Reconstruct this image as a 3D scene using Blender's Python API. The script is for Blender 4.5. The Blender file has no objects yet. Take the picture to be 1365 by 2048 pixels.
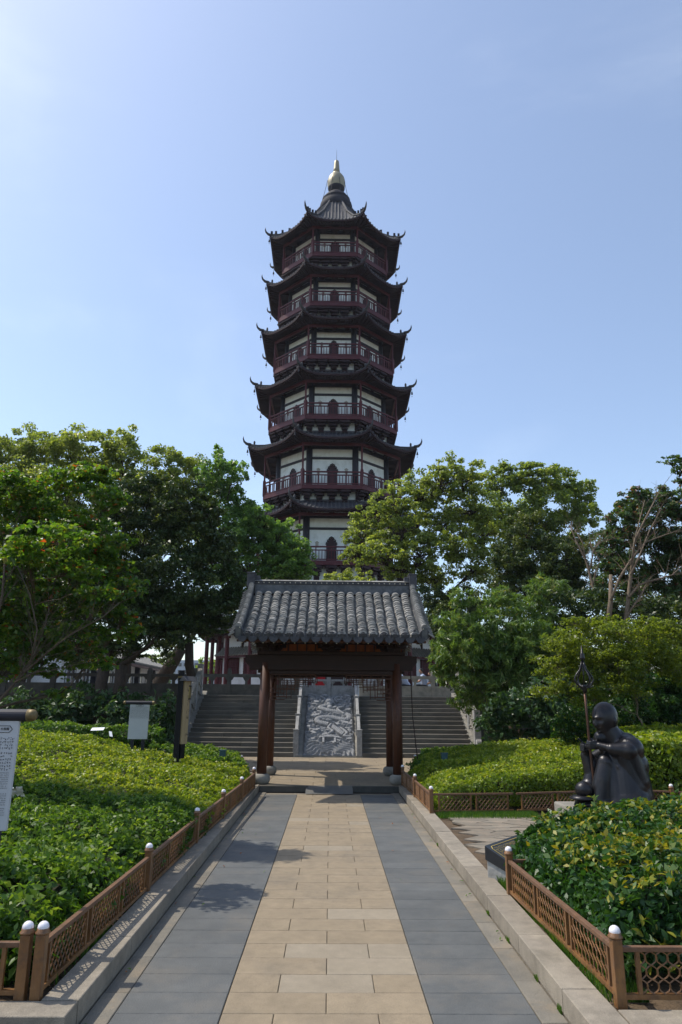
import bpy, math, random
import numpy as np
from mathutils import Vector, Matrix
random.seed(7); rng = np.random.default_rng(7)
S = bpy.context.scene
C = S.collection
R_ = math.radians
# ------------------------------------------------------------------ camera
F, CX, CY, H = 1394., 682.5, 1024., 1.7
PITCH, YAW, ROLL = R_(15.10), R_(0.743), R_(0.5)
fw = Vector((math.sin(YAW)*math.cos(PITCH), math.cos(YAW)*math.cos(PITCH), math.sin(PITCH)))
rt = Vector((math.cos(YAW), -math.sin(YAW), 0)); up = rt.cross(fw)
rt, up = rt*math.cos(ROLL)+up*math.sin(ROLL), up*math.cos(ROLL)-rt*math.sin(ROLL)
cd = bpy.data.cameras.new('camera'); cam = bpy.data.objects.new('camera', cd); C.objects.link(cam)
cd.sensor_fit = 'VERTICAL'; cd.sensor_height = 24; cd.sensor_width = 16; cd.lens = F/2048*24
cd.clip_start = .05; cd.clip_end = 5000
m = Matrix((rt, up, -fw)).transposed().to_4x4(); m.translation = (0, 0, H); cam.matrix_world = m
S.camera = cam
def at(u, v, Y):
    "world point on the plane y=Y seen where the photograph has pixel (u,v)"
    d = rt*((u-CX)/F) - up*((v-CY)/F) + fw
    t = Y/d.y
    return Vector((d.x*t, Y, H+d.z*t))
# ------------------------------------------------------------------ sky + sun
SUN_EL, SUN_AZ = R_(58), R_(-73)      # azimuth from +Y, clockwise
w = bpy.data.worlds.new('World'); S.world = w; w.use_nodes = True
nt = w.node_tree; bg = nt.nodes['Background']
sky = nt.nodes.new('ShaderNodeTexSky'); sky.sky_type = 'NISHITA'; sky.sun_disc = False
sky.sun_elevation = SUN_EL; sky.sun_rotation = SUN_AZ
sky.air_density = 1.0; sky.dust_density = 1.1; sky.ozone_density = 1.8; sky.altitude = 20
tc = nt.nodes.new('ShaderNodeTexCoord'); mpw = nt.nodes.new('ShaderNodeMapping'); mpw.inputs['Scale'].default_value = (1.0, 1.6, 2.6); mpw.inputs['Rotation'].default_value = (.3, .5, .2)
nzw = nt.nodes.new('ShaderNodeTexNoise'); nzw.inputs['Scale'].default_value = 1.7; nzw.inputs['Detail'].default_value = 9; nzw.inputs['Roughness'].default_value = .58; nzw.inputs['Distortion'].default_value = .5
mrw = nt.nodes.new('ShaderNodeMapRange'); mrw.inputs[1].default_value = .46; mrw.inputs[2].default_value = .78; mrw.inputs[3].default_value = .24; mrw.inputs[4].default_value = .62; mrw.interpolation_type = 'SMOOTHSTEP'
mxw = nt.nodes.new('ShaderNodeMix'); mxw.data_type = 'RGBA'; mxw.blend_type = 'ADD'; mxw.inputs[7].default_value = (1.5, 1.42, 1.15, 1)
nt.links.new(tc.outputs['Generated'], mpw.inputs[0]); nt.links.new(mpw.outputs[0], nzw.inputs[0]); nt.links.new(nzw.outputs[0], mrw.inputs[0]); nt.links.new(mrw.outputs[0], mxw.inputs[0]); nt.links.new(sky.outputs[0], mxw.inputs[6])
nt.links.new(mxw.outputs[2], bg.inputs[0]); bg.inputs[1].default_value = 0.15
sd = bpy.data.lights.new('sun', 'SUN'); sun = bpy.data.objects.new('sun', sd); C.objects.link(sun)
sd.energy = 3.1; sd.angle = R_(0.5); sd.color = (1, .93, .82)
sv = Vector((math.sin(SUN_AZ)*math.cos(SUN_EL), math.cos(SUN_AZ)*math.cos(SUN_EL), math.sin(SUN_EL)))
sun.rotation_euler = sv.to_track_quat('Z', 'Y').to_euler(); sun.location = (-20, 10, 40)
S.view_settings.view_transform = 'Standard'; S.view_settings.look = 'None'
S.view_settings.gamma = 1; S.view_settings.exposure = 0.48
try: S.view_settings.use_curve_mapping = False
except Exception: pass
# ------------------------------------------------------------------ materials
def mat(name, c1, c2=None, rough=.8, scale=6, bump=0., bscale=None, metal=0., spec=.3, stretch=(1,1,1), rnd=0., detail=6, stain=None, stain_scale=1.2, objspace=False, fleck=0.):
    M = bpy.data.materials.new(name); M.use_nodes = True
    n = M.node_tree.nodes; L = M.node_tree.links; p = n['Principled BSDF']
    p.inputs['Roughness'].default_value = rough; p.inputs['Metallic'].default_value = metal
    p.inputs['Specular IOR Level'].default_value = spec
    c2 = c2 or tuple(x*.7 for x in c1)
    if objspace: src = n.new('ShaderNodeTexCoord').outputs['Object']
    else: src = n.new('ShaderNodeNewGeometry').outputs['Position']
    mp = n.new('ShaderNodeMapping'); mp.inputs['Scale'].default_value = stretch
    L.new(src, mp.inputs[0])
    nz = n.new('ShaderNodeTexNoise'); nz.inputs['Scale'].default_value = scale; nz.inputs['Detail'].default_value = detail
    nz.inputs['Roughness'].default_value = .65
    L.new(mp.outputs[0], nz.inputs[0])
    mr = n.new('ShaderNodeMapRange'); mr.inputs[1].default_value = .32; mr.inputs[2].default_value = .68
    L.new(nz.outputs[0], mr.inputs[0])
    mx = n.new('ShaderNodeMix'); mx.data_type = 'RGBA'
    mx.inputs[6].default_value = (*c1, 1); mx.inputs[7].default_value = (*c2, 1)
    L.new(mr.outputs[0], mx.inputs[0]); col = mx.outputs[2]
    if stain:
        n3 = n.new('ShaderNodeTexNoise'); n3.inputs['Scale'].default_value = stain_scale; n3.inputs['Detail'].default_value = 8
        n3.inputs['Roughness'].default_value = .7
        L.new(src, n3.inputs[0])
        r3 = n.new('ShaderNodeMapRange'); r3.inputs[1].default_value = .5; r3.inputs[2].default_value = .72; r3.inputs[4].default_value = .85
        L.new(n3.outputs[0], r3.inputs[0])
        m3 = n.new('ShaderNodeMix'); m3.data_type = 'RGBA'; m3.inputs[7].default_value = (*stain, 1)
        L.new(r3.outputs[0], m3.inputs[0]); L.new(col, m3.inputs[6]); col = m3.outputs[2]
    if fleck:
        for sc_, amt in ((260, fleck), (14, fleck*.45)):
            nf = n.new('ShaderNodeTexNoise'); nf.inputs['Scale'].default_value = sc_; nf.inputs['Detail'].default_value = 3; L.new(src, nf.inputs[0])
            rf_ = n.new('ShaderNodeMapRange'); rf_.inputs[1].default_value = .3; rf_.inputs[2].default_value = .7; rf_.inputs[3].default_value = 1-amt; rf_.inputs[4].default_value = 1+amt*.6; L.new(nf.outputs[0], rf_.inputs[0])
            hf = n.new('ShaderNodeHueSaturation'); L.new(rf_.outputs[0], hf.inputs['Value']); L.new(col, hf.inputs['Color']); col = hf.outputs[0]
    if rnd:
        oi = n.new('ShaderNodeObjectInfo'); r2 = n.new('ShaderNodeMapRange')
        r2.inputs[3].default_value = 1-rnd; r2.inputs[4].default_value = 1+rnd
        L.new(oi.outputs['Random'], r2.inputs[0])
        h = n.new('ShaderNodeHueSaturation'); L.new(r2.outputs[0], h.inputs['Value']); L.new(col, h.inputs['Color']); col = h.outputs[0]
    L.new(col, p.inputs['Base Color'])
    if bump:
        nb = n.new('ShaderNodeTexNoise'); nb.inputs['Scale'].default_value = bscale or scale*4; nb.inputs['Detail'].default_value = 5
        L.new(mp.outputs[0], nb.inputs[0])
        b = n.new('ShaderNodeBump'); b.inputs['Strength'].default_value = bump; b.inputs['Distance'].default_value = .02
        L.new(nb.outputs[0], b.inputs['Height']); L.new(b.outputs[0], p.inputs['Normal'])
    return M
def leafmat(name, cols, rough=.42, trans=.45, spec=.4, tint=2.0):
    M = bpy.data.materials.new(name); M.use_nodes = True
    n = M.node_tree.nodes; L = M.node_tree.links; p = n['Principled BSDF']; out = n['Material Output']
    a = n.new('ShaderNodeAttribute'); a.attribute_name = 'rnd'
    r = n.new('ShaderNodeValToRGB'); e = r.color_ramp.elements
    while len(e) < len(cols): e.new(.5)
    for i, (pos, c) in enumerate(cols): e[i].position = pos; e[i].color = (*c, 1)
    L.new(a.outputs['Fac'], r.inputs[0])
    p.inputs['Roughness'].default_value = rough; p.inputs['Specular IOR Level'].default_value = spec
    L.new(r.outputs[0], p.inputs['Base Color'])
    t = n.new('ShaderNodeBsdfTranslucent'); mu = n.new('ShaderNodeMix'); mu.data_type = 'RGBA'; mu.blend_type = 'MULTIPLY'
    mu.inputs[0].default_value = 1; mu.inputs[7].default_value = (tint*1.28, tint*1.2, tint*.45, 1)
    L.new(r.outputs[0], mu.inputs[6]); L.new(mu.outputs[2], t.inputs[0])
    ms = n.new('ShaderNodeMixShader'); ms.inputs[0].default_value = trans
    L.new(p.outputs[0], ms.inputs[1]); L.new(t.outputs[0], ms.inputs[2]); L.new(ms.outputs[0], out.inputs[0])
    return M
MT = dict(
 tan=mat('tan_granite', (.305,.243,.163), (.245,.197,.134), .85, 3.5, .3, 160, rnd=.045, stain=(.19,.16,.12), stain_scale=.9, fleck=.3),
 tan_pale=mat('pale_granite', (.31,.262,.192), (.26,.218,.158), .82, 3.5, .25, 160, rnd=.05, fleck=.25),
 slate=mat('grey_slate_slab', (.124,.128,.124), (.092,.097,.096), .66, 3, .25, 90, rnd=.06, stain=(.17,.155,.13), stain_scale=1.1, fleck=.12),
 border=mat('border_stone', (.20,.18,.145), (.14,.13,.108), .85, 4, .3, 60, rnd=.1, stain=(.26,.205,.14), stain_scale=2.2),
 joint=mat('sandy_joint', (.24,.205,.155), (.15,.13,.10), .95, 30),
 kerb=mat('kerb_granite', (.31,.27,.21), (.235,.205,.165), .85, 5, .3, 120, rnd=.08, stain=(.17,.15,.115), stain_scale=2.6, fleck=.25),
 soil=mat('soil', (.13,.09,.055), (.07,.05,.032), .98, 5, .8, 40),
 crazy=mat('crazy_stone', (.245,.20,.15), (.17,.155,.125), .8, 6, .4, 40, rnd=.16),
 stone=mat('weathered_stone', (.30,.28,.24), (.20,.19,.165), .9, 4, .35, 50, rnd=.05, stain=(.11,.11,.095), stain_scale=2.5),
 stair=mat('stair_stone', (.165,.148,.12), (.10,.092,.076), .9, 2.2, .35, 40, stretch=(.5,1,2.5), rnd=.12, stain=(.09,.08,.07), stain_scale=1.6),
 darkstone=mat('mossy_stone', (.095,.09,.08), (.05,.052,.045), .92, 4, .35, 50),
 pale_stone=mat('pale_carved_stone', (.36,.35,.33), (.24,.235,.225), .85, 9, .25, 60, stain=(.15,.15,.14), stain_scale=5),
 relief=mat('grey_relief_stone', (.29,.295,.30), (.17,.175,.18), .8, 12, .2, 90),
 rooftile=mat('grey_roof_tile', (.30,.292,.27), (.16,.158,.15), .85, 22, .4, 90, rnd=.28, stain=(.36,.34,.30), stain_scale=9),
 roofdark=mat('dark_roof_tile', (.085,.085,.09), (.045,.045,.05), .8, 14, .3, 60, rnd=.1),
 ridge=mat('ridge_plaster', (.14,.145,.15), (.075,.08,.085), .9, 8, .3, 60, stain=(.2,.2,.19), stain_scale=5),
 bead=mat('pale_bead', (.62,.56,.42), (.5,.45,.33), .6, 20),
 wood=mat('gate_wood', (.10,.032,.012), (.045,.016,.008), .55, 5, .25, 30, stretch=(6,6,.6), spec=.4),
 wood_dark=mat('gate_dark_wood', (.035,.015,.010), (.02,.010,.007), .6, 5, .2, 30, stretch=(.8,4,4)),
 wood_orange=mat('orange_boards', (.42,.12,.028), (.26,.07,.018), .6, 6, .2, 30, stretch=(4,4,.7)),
 red=mat('dark_red_paint', (.095,.017,.022), (.06,.012,.017), .55, 4, .1),
 red2=mat('lattice_red', (.10,.022,.024), (.06,.014,.016), .6, 12, .2),
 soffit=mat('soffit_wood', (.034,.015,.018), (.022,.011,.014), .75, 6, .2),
 black=mat('dark_timber', (.03,.03,.04), (.02,.02,.028), .6, 5),
 pag_tile=mat('pagoda_tile', (.06,.06,.07), (.035,.035,.042), .7, 5, .3, 30, stain=(.12,.115,.11), stain_scale=3),
 wall=mat('limewash_wall', (.80,.85,.83), (.71,.77,.745), .9, 1.5, .1, 20, stretch=(2.2,2.2,.5), stain=(.52,.55,.50), stain_scale=1.6),
 wall_white=mat('white_wall', (.78,.79,.80), (.68,.69,.70), .9, 1.5, stain=(.6,.6,.58), stain_scale=1.5),
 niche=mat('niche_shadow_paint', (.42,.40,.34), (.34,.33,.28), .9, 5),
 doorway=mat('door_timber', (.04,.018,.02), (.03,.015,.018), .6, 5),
 gold=mat('weathered_gilt', (.36,.31,.20), (.25,.23,.17), .5, 1.5, .05, metal=.55),
 bronze_dark=mat('dark_bronze', (.03,.03,.04), (.02,.02,.028), .8, 3),
 bronze=mat('statue_bronze', (.024,.023,.026), (.012,.012,.014), .34, 4, .15, 60, metal=.45, spec=.5, stain=(.04,.033,.03), stain_scale=5),
 staff=mat('rusty_bronze', (.11,.05,.03), (.06,.035,.025), .45, 8, .1, metal=.5),
 fence=mat('copper_brown_paint', (.245,.118,.04), (.135,.064,.026), .42, 9, .3, 60, spec=.5, stretch=(1,1,.35), stain=(.09,.05,.03), stain_scale=14),
 fence_dark=mat('worn_rail_paint', (.19,.10,.055), (.11,.065,.04), .5, 14, .3, 60),
 ball=mat('white_glazed_ball', (.82,.80,.84), (.76,.74,.78), .22, 12, spec=.6, stain=(.5,.42,.38), stain_scale=40),
 post_black=mat('black_painted_post', (.011,.010,.011), (.007,.007,.008), .75, 5),
 sign_white=mat('sign_board', (.50,.52,.54), (.44,.46,.48), .5, 2),
 sign_wood=mat('pale_sign_wood', (.42,.31,.18), (.33,.24,.14), .6, 5, stretch=(8,8,.7)),
 ink=mat('ink', (.03,.03,.035), (.025,.025,.03), .7, 5),
 lampyellow=mat('lantern_paper', (.55,.42,.16), (.46,.34,.12), .6, 6), brass=mat('dull_brass', (.20,.15,.07), (.13,.10,.05), .5, 9, metal=.4),
 plaque=mat('black_granite', (.028,.03,.034), (.02,.022,.026), .3, 30, spec=.5),
 plaque_gold=mat('gold_line', (.62,.46,.14), (.5,.37,.1), .45, 30),
 concrete=mat('plinth_concrete', (.42,.41,.38), (.32,.31,.29), .9, 7, .2, stain=(.22,.22,.2), stain_scale=6),
 bark=mat('bark', (.085,.06,.042), (.035,.027,.021), .95, 10, .9, 30, stretch=(3,3,.6)),
 bark_mid=mat('brown_bark', (.11,.08,.055), (.06,.045,.03), .9, 12, .7, 40), bark_pale=mat('pale_bark', (.24,.18,.125), (.13,.10,.07), .9, 12, .7, 40, stretch=(3,3,.6)),
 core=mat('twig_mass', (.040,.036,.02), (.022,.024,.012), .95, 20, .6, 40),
 metal_green=mat('green_metal_housing', (.06,.12,.13), (.04,.08,.09), .45, 8, metal=.3),
 paper=mat('white_paper', (.75,.78,.8), (.68,.71,.74), .6, 12),
 skin=mat('skin', (.42,.24,.16), (.36,.2,.13), .6, 9),
 hair=mat('black_hair', (.015,.013,.012), (.01,.01,.01), .6, 20),
 shirt_blue=mat('pale_blue_shirt', (.42,.48,.62), (.36,.42,.55), .9, 10),
 cloth_dark=mat('dark_cloth', (.03,.03,.035), (.02,.02,.025), .9, 10),
 cloth_red=mat('red_cloth', (.42,.02,.03), (.3,.015,.02), .85, 6),
 glass=mat('window_glass', (.05,.06,.07), (.035,.04,.05), .15, 2, spec=.6),
 farwall=mat('far_facade', (.38,.42,.47), (.32,.36,.41), .9, .2),
 paving_dark=mat('terrace_paving', (.26,.24,.20), (.18,.165,.14), .9, 1.5, .2),
 leaf_camphor=leafmat('camphor_leaf', [(0,(.06,.095,.025)),(.5,(.12,.175,.045)),(.85,(.18,.24,.065)),(1,(.25,.30,.10))]),
 leaf_camphor2=leafmat('broad_green_leaf', [(0,(.04,.09,.025)),(.5,(.085,.165,.045)),(1,(.165,.27,.085))]),
 leaf_camphor3=leafmat('olive_leaf', [(0,(.07,.105,.025)),(.5,(.145,.195,.05)),(.85,(.21,.265,.075)),(1,(.29,.33,.12))]),
 leaf_dark=leafmat('dark_evergreen_leaf', [(0,(.018,.04,.014)),(.6,(.042,.075,.022)),(1,(.12,.15,.035))], trans=.22),
 leaf_darkr=leafmat('dark_seedhead_leaf', [(0,(.03,.06,.018)),(.7,(.065,.12,.035)),(.86,(.09,.155,.045)),(.9,(.13,.055,.03)),(1,(.16,.07,.04))], trans=.25),
 leaf_maple=leafmat('maple_leaf', [(0,(.022,.065,.012)),(.5,(.06,.13,.02)),(.88,(.14,.19,.028)),(.94,(.22,.08,.02)),(1,(.30,.05,.02))], trans=.45),
 leaf_maple2=leafmat('yellow_green_maple_leaf', [(0,(.06,.095,.014)),(.5,(.13,.175,.024)),(1,(.21,.24,.04))], trans=.45),
 leaf_bamboo=leafmat('bamboo_leaf', [(0,(.04,.085,.02)),(.5,(.085,.15,.032)),(.9,(.15,.235,.055)),(1,(.27,.28,.12))], trans=.35),
 leaf_fatsia=leafmat('fatsia_leaf', [(0,(.018,.045,.016)),(.6,(.04,.09,.032)),(1,(.10,.17,.075))], trans=.2),
 leaf_hedge=leafmat('hedge_leaf_yellow', [(0,(.06,.115,.012)),(.5,(.125,.19,.014)),(.9,(.20,.26,.022)),(1,(.30,.32,.05))], trans=.35),
 leaf_hedge_green=leafmat('hedge_leaf_green', [(0,(.022,.055,.010)),(.5,(.045,.105,.015)),(.9,(.10,.18,.024)),(1,(.17,.25,.04))], rough=.45, trans=.35, spec=.3),
 leaf_photinia=leafmat('glossy_hedge_leaf', [(0,(.014,.045,.012)),(.55,(.028,.085,.016)),(.78,(.06,.12,.02)),(.9,(.17,.20,.02)),(1,(.26,.23,.03))], rough=.42, trans=.25, spec=.35),
 leaf_farbright=leafmat('far_bright_leaf', [(0,(.09,.16,.03)),(1,(.2,.27,.06))]),
 grass=leafmat('grass_blade', [(0,(.03,.08,.012)),(.6,(.06,.14,.02)),(1,(.14,.2,.04))], trans=.35),
)
# ------------------------------------------------------------------ object helpers
W = {}     # world origin of each object
def tag(o, label=None, cat=None, group=None, kind=None):
    if label: o['label'] = label
    if cat: o['category'] = cat
    if group: o['group'] = group
    if kind: o['kind'] = kind
    return o
def thing(name, label, cat, loc=(0,0,0), group=None):
    o = bpy.data.objects.new(name, None); C.objects.link(o); o.empty_display_size = .2
    o.location = loc; W[o.name] = Vector(loc)
    return tag(o, label, cat, group)
def link(name, me, parent=None, origin=None):
    o = bpy.data.objects.new(name, me); C.objects.link(o)
    if parent is not None:
        o.parent = parent; org = W[parent.name] if origin is None else Vector(origin)
        o.location = org-W[parent.name]
    else:
        org = Vector(origin or (0,0,0)); o.location = org
    W[o.name] = org
    return o
def nrm(v): return Vector(v).normalized()
class MB:
    def __init__(s): s.v = []; s.f = []; s.m = []
    def add(s, vs, fs, mi=0):
        k = len(s.v); s.v += [tuple(x) for x in vs]; s.f += [tuple(i+k for i in f) for f in fs]; s.m += [mi]*len(fs); return s
    def box(s, c, d, ax=None, mi=0, taper=1.):
        c = Vector(c); X, Y, Z = ax or (Vector((1,0,0)), Vector((0,1,0)), Vector((0,0,1)))
        vs = []
        for z in (-1, 1):
            k = taper if z > 0 else 1
            for x, y in ((-1,-1),(1,-1),(1,1),(-1,1)): vs.append(c+X*(x*d[0]/2*k)+Y*(y*d[1]/2*k)+Z*(z*d[2]/2))
        return s.add(vs, [(3,2,1,0),(4,5,6,7),(0,1,5,4),(1,2,6,5),(2,3,7,6),(3,0,4,7)], mi)
    def bar(s, p, q, w, h, upv=(0,0,1), mi=0):
        p, q = Vector(p), Vector(q); Y = (q-p); L = Y.length; Y.normalize()
        X = Y.cross(Vector(upv));
        if X.length < 1e-4: X = Y.cross(Vector((1,0,0)))
        X.normalize(); Z = X.cross(Y)
        return s.box((p+q)/2, (w, L, h), (X, Y, Z), mi)
    def tube(s, pts, rs, n=8, mi=0, cap=True):
        pts = [Vector(p) for p in pts]; rs = rs if isinstance(rs, (list, tuple)) else [rs]*len(pts)
        vs = []; fs = []; X = None
        for i, p in enumerate(pts):
            d = (pts[min(i+1, len(pts)-1)]-pts[max(i-1, 0)]).normalized()
            if X is None: X = d.cross(Vector((.1,.9,.3)).normalized()); X.normalize()
            X = (X-d*X.dot(d)); X.normalize(); Y = d.cross(X)
            for k in range(n):
                a = 2*math.pi*k/n; vs.append(p+(X*math.cos(a)+Y*math.sin(a))*rs[i])
        for i in range(len(pts)-1):
            for k in range(n):
                a, b = i*n+k, i*n+(k+1) % n; fs.append((a, b, b+n, a+n))
        if cap: fs.append(tuple(range(n-1, -1, -1))); fs.append(tuple((len(pts)-1)*n+k for k in range(n)))
        return s.add(vs, fs, mi)
    def lathe(s, c, prof, n=20, mi=0, sx=1, sy=1):
        c = Vector(c); vs = []; fs = []
        for r, z in prof:
            for k in range(n):
                a = 2*math.pi*(k+.5)/n; vs.append(c+Vector((r*sx*math.cos(a), r*sy*math.sin(a), z)))
        for i in range(len(prof)-1):
            for k in range(n):
                a, b = i*n+k, i*n+(k+1) % n; fs.append((a, b, b+n, a+n))
        fs.append(tuple(range(n-1, -1, -1))); fs.append(tuple((len(prof)-1)*n+k for k in range(n)))
        return s.add(vs, fs, mi)
    def ball(s, c, r, n=12, mi=0, ax=None):
        r = (r, r, r) if not isinstance(r, (tuple, list)) else r
        c = Vector(c); X, Y, Z = ax or (Vector((1,0,0)), Vector((0,1,0)), Vector((0,0,1)))
        m_ = max(4, n//2); vs = [c-Z*r[2]]; fs = []
        for i in range(1, m_):
            t = math.pi*i/m_
            for k in range(n):
                a = 2*math.pi*k/n
                vs.append(c+X*(r[0]*math.sin(t)*math.cos(a))+Y*(r[1]*math.sin(t)*math.sin(a))-Z*(r[2]*math.cos(t)))
        vs.append(c+Z*r[2]); e = len(vs)-1
        for k in range(n): fs.append((0, 1+(k+1) % n, 1+k))
        for i in range(m_-2):
            for k in range(n):
                a, b = 1+i*n+k, 1+i*n+(k+1) % n; fs.append((a, b, b+n, a+n))
        for k in range(n): fs.append((e, e-n+k, e-n+(k+1) % n))
        return s.add(vs, fs, mi)
    def prism(s, poly, axis_vec, mi=0):
        a = Vector(axis_vec); n = len(poly); vs = [Vector(p) for p in poly]; vs += [p+a for p in vs]
        fs = [tuple(range(n-1, -1, -1)), tuple(range(n, 2*n))]+[(i, (i+1) % n, (i+1) % n+n, i+n) for i in range(n)]
        return s.add(vs, fs, mi)
    def mesh(s, name, mats, origin=(0,0,0), smooth=False):
        me = bpy.data.meshes.new(name); o = Vector(origin)
        me.from_pydata([tuple(Vector(v)-o) for v in s.v], [], s.f)
        for m_ in (mats if isinstance(mats, (list, tuple)) else [mats]): me.materials.append(m_)
        if any(s.m): me.polygons.foreach_set('material_index', s.m)
        if smooth: me.polygons.foreach_set('use_smooth', [True]*len(s.f))
        me.update(); return me
    def build(s, name, mats, parent=None, origin=None, smooth=False, bevel=0):
        org = origin if origin is not None else (W[parent.name] if parent is not None else (0,0,0))
        o = link(name, s.mesh(name, mats, org, smooth), parent, org)
        if bevel:
            b = o.modifiers.new('bevel', 'BEVEL'); b.width = bevel; b.segments = 2; b.limit_method = 'ANGLE'
        return o
def inst(name, me, parent, loc, rot=None, scale=None):
    o = bpy.data.objects.new(name, me); C.objects.link(o); o.parent = parent
    base = W[parent.name] if parent is not None else Vector((0,0,0))
    o.location = Vector(loc)-base; W[o.name] = Vector(loc)
    if rot is not None: o.rotation_euler = rot
    if scale is not None: o.scale = scale
    return o
def np_leaves(cent, nor, L, Wd, droop=0., dirv=None, fold=.25):
    """rhombus leaves -> verts (4N,3), faces, rnd attr"""
    n = len(cent)
    nor = nor/np.maximum(1e-6, np.linalg.norm(nor, axis=1, keepdims=True))
    d = rng.normal(size=(n, 3)) if dirv is None else dirv+rng.normal(size=(n, 3))*.35
    d[:, 2] -= droop
    d -= nor*np.sum(d*nor, 1, keepdims=True); d /= np.maximum(1e-6, np.linalg.norm(d, axis=1, keepdims=True))
    s = np.cross(nor, d)
    sc = rng.uniform(.5, 1.4, (n, 1)); L = L*sc; Wd = Wd*sc
    v = np.empty((n, 4, 3))
    v[:, 0] = cent-d*L*.5; v[:, 2] = cent+d*L*.5-nor*L*.12
    v[:, 1] = cent+s*Wd*.5+nor*Wd*fold; v[:, 3] = cent-s*Wd*.5+nor*Wd*fold
    return v.reshape(-1, 3)
def leaf_mesh(name, verts, rnd, m_, origin):
    n = len(verts)//4; me = bpy.data.meshes.new(name)
    v = (verts-np.array(origin)).astype(np.float32)
    me.vertices.add(len(v)); me.vertices.foreach_set('co', v.ravel())
    me.loops.add(4*n); me.loops.foreach_set('vertex_index', np.arange(4*n, dtype=np.int32))
    me.polygons.add(n); me.polygons.foreach_set('loop_start', np.arange(0, 4*n, 4, dtype=np.int32))
    try: me.polygons.foreach_set('loop_total', np.full(n, 4, dtype=np.int32))
    except Exception: pass
    me.update(calc_edges=True)
    at_ = me.attributes.new('rnd', 'FLOAT', 'POINT'); at_.data.foreach_set('value', np.repeat(rnd, 4).astype(np.float32))
    me.materials.append(m_); return me
def unit(n):
    d = rng.normal(size=(n, 3)); return d/np.linalg.norm(d, axis=1, keepdims=True)
def limb(mb, p, q, r0, r1, bend=.12, n=7, seg=5, sag=0):
    p, q = Vector(p), Vector(q); L = (q-p).length; pts = []; rs = []
    off = Vector((random.gauss(0,1), random.gauss(0,1), random.gauss(0,.5)))*L*bend
    for i in range(seg+1):
        t = i/seg
        j = Vector((random.gauss(0,1), random.gauss(0,1), random.gauss(0,1)))*L*.012*(0 < i < seg)
        pts.append(p.lerp(q, t)+off*math.sin(math.pi*t)*.5+j+Vector((0,0,-sag*L*math.sin(math.pi*t)))); rs.append(r0+(r1-r0)*t)
    mb.tube(pts, rs, n); return pts
def tree(name, label, cat, base, tr, blobs, Y, lm, bark='bark', L=.11, Wd=.06, lai=3.6, fork=.3, depth=1., clumps=26, csize=.27, group=None, up_=.55, droop=0., dirup=None, twigs=1, trunks=1, rbias=0.):
    base = Vector(base); t = thing(name, label, cat, base, group)
    B = []
    for b in blobs:
        u, v, ru, rv = b[:4]; y = Y+(b[4] if len(b) > 4 else random.uniform(-.5, .5)*.05*Y)
        c = at(u, v, y); zc = (c-Vector((0,0,H))).dot(fw); k = zc/F
        B.append((c, ru*k, (ru+rv)/2*k*depth, rv*k))
    top = sum((b[0] for b in B), Vector())/len(B)
    mb = MB(); forks = []
    for q in range(trunks):
        o_ = Vector((random.uniform(-.3,.3), random.uniform(-.3,.3), 0))*(trunks > 1)
        fk = base.lerp(Vector((top.x, top.y, base.z+(top.z-base.z))), fork)+Vector((random.uniform(-.5,.5), random.uniform(-.3,.3), 0))*(trunks > 1)*2
        fk.z = base.z+(top.z-base.z)*fork
        if fork == .5: fk.x = base.x+o_.x+(.35 if q else -.1); fk.y = base.y
        limb(mb, base+o_-Vector((0,0,.3)), fk, tr, tr*.75, .06, 9); forks.append(fk)
    allv = []; allr = []; tw = MB()
    nodes = [(f, tr*.7, 0.) for f in forks]
    for (c, rx, ry, rz) in sorted(B, key=lambda b_: min((b_[0]-f).length for f in forks)):
        end = c-Vector((0,0,rz*.25))
        q_ = min(nodes, key=lambda nd: (nd[0]-end).length+.3*nd[2]+(3 if nd[0].z > end.z+rz*.5 else 0))
        r0 = min(q_[1]*.72, tr*.4); r1 = max(r0*.35, tr*.05)
        pts = limb(mb, q_[0], end, r0, r1, .14, 6, 6)
        for i_ in (3, 5, 6): nodes.append((pts[i_], r0+(r1-r0)*i_/6, q_[2]+(pts[i_]-q_[0]).length))
        n = int(1.35*lai*math.pi*rx*rz/(L*Wd*.5)); K = max(5, int(clumps*1.5*random.uniform(.8, 1.2)))
        dd = unit(K); rad = rng.uniform(.3, 1., (K, 1))**.6
        cc = dd*rad*np.array([rx, ry, rz])+np.array(c)
        cc += rng.normal(size=(K, 3))*rx*.08
        for j in range(0, K, max(1, int(round(3/twigs)))):
            tw.tube([pts[random.choice((3, 4, 5, 6))], (Vector(cc[j])+end)/2+Vector((0,0,random.uniform(-.1,.1)*rz)), Vector(cc[j])], [tr*.06, tr*.035, tr*.015], 4, cap=False)
        idx = rng.integers(0, K, n)
        cs = np.array([rx, ry, rz])*csize*rng.uniform(.7, 1.3, (K, 1))
        g = unit(n)*(rng.uniform(0, 1, (n, 1))**.45)
        g[:, 2] *= .75
        pos = cc[idx]+g*cs[idx]
        nor = unit(n)*.8+g*.5+np.array([0, 0, up_])
        allv.append(np_leaves(pos, nor, L, Wd, droop))
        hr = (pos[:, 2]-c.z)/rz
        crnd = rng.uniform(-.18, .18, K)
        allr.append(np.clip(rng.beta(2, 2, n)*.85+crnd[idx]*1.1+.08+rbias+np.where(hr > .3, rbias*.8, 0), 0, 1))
    mb.v += [];
    k = len(mb.v); mb.add(tw.v, tw.f)
    mb.build('trunk', MT[bark], t, smooth=True)
    v = np.concatenate(allv); r = np.concatenate(allr)
    link('crown', leaf_mesh('crown', v, r, MT[lm], base), t, base)
    return t
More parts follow.
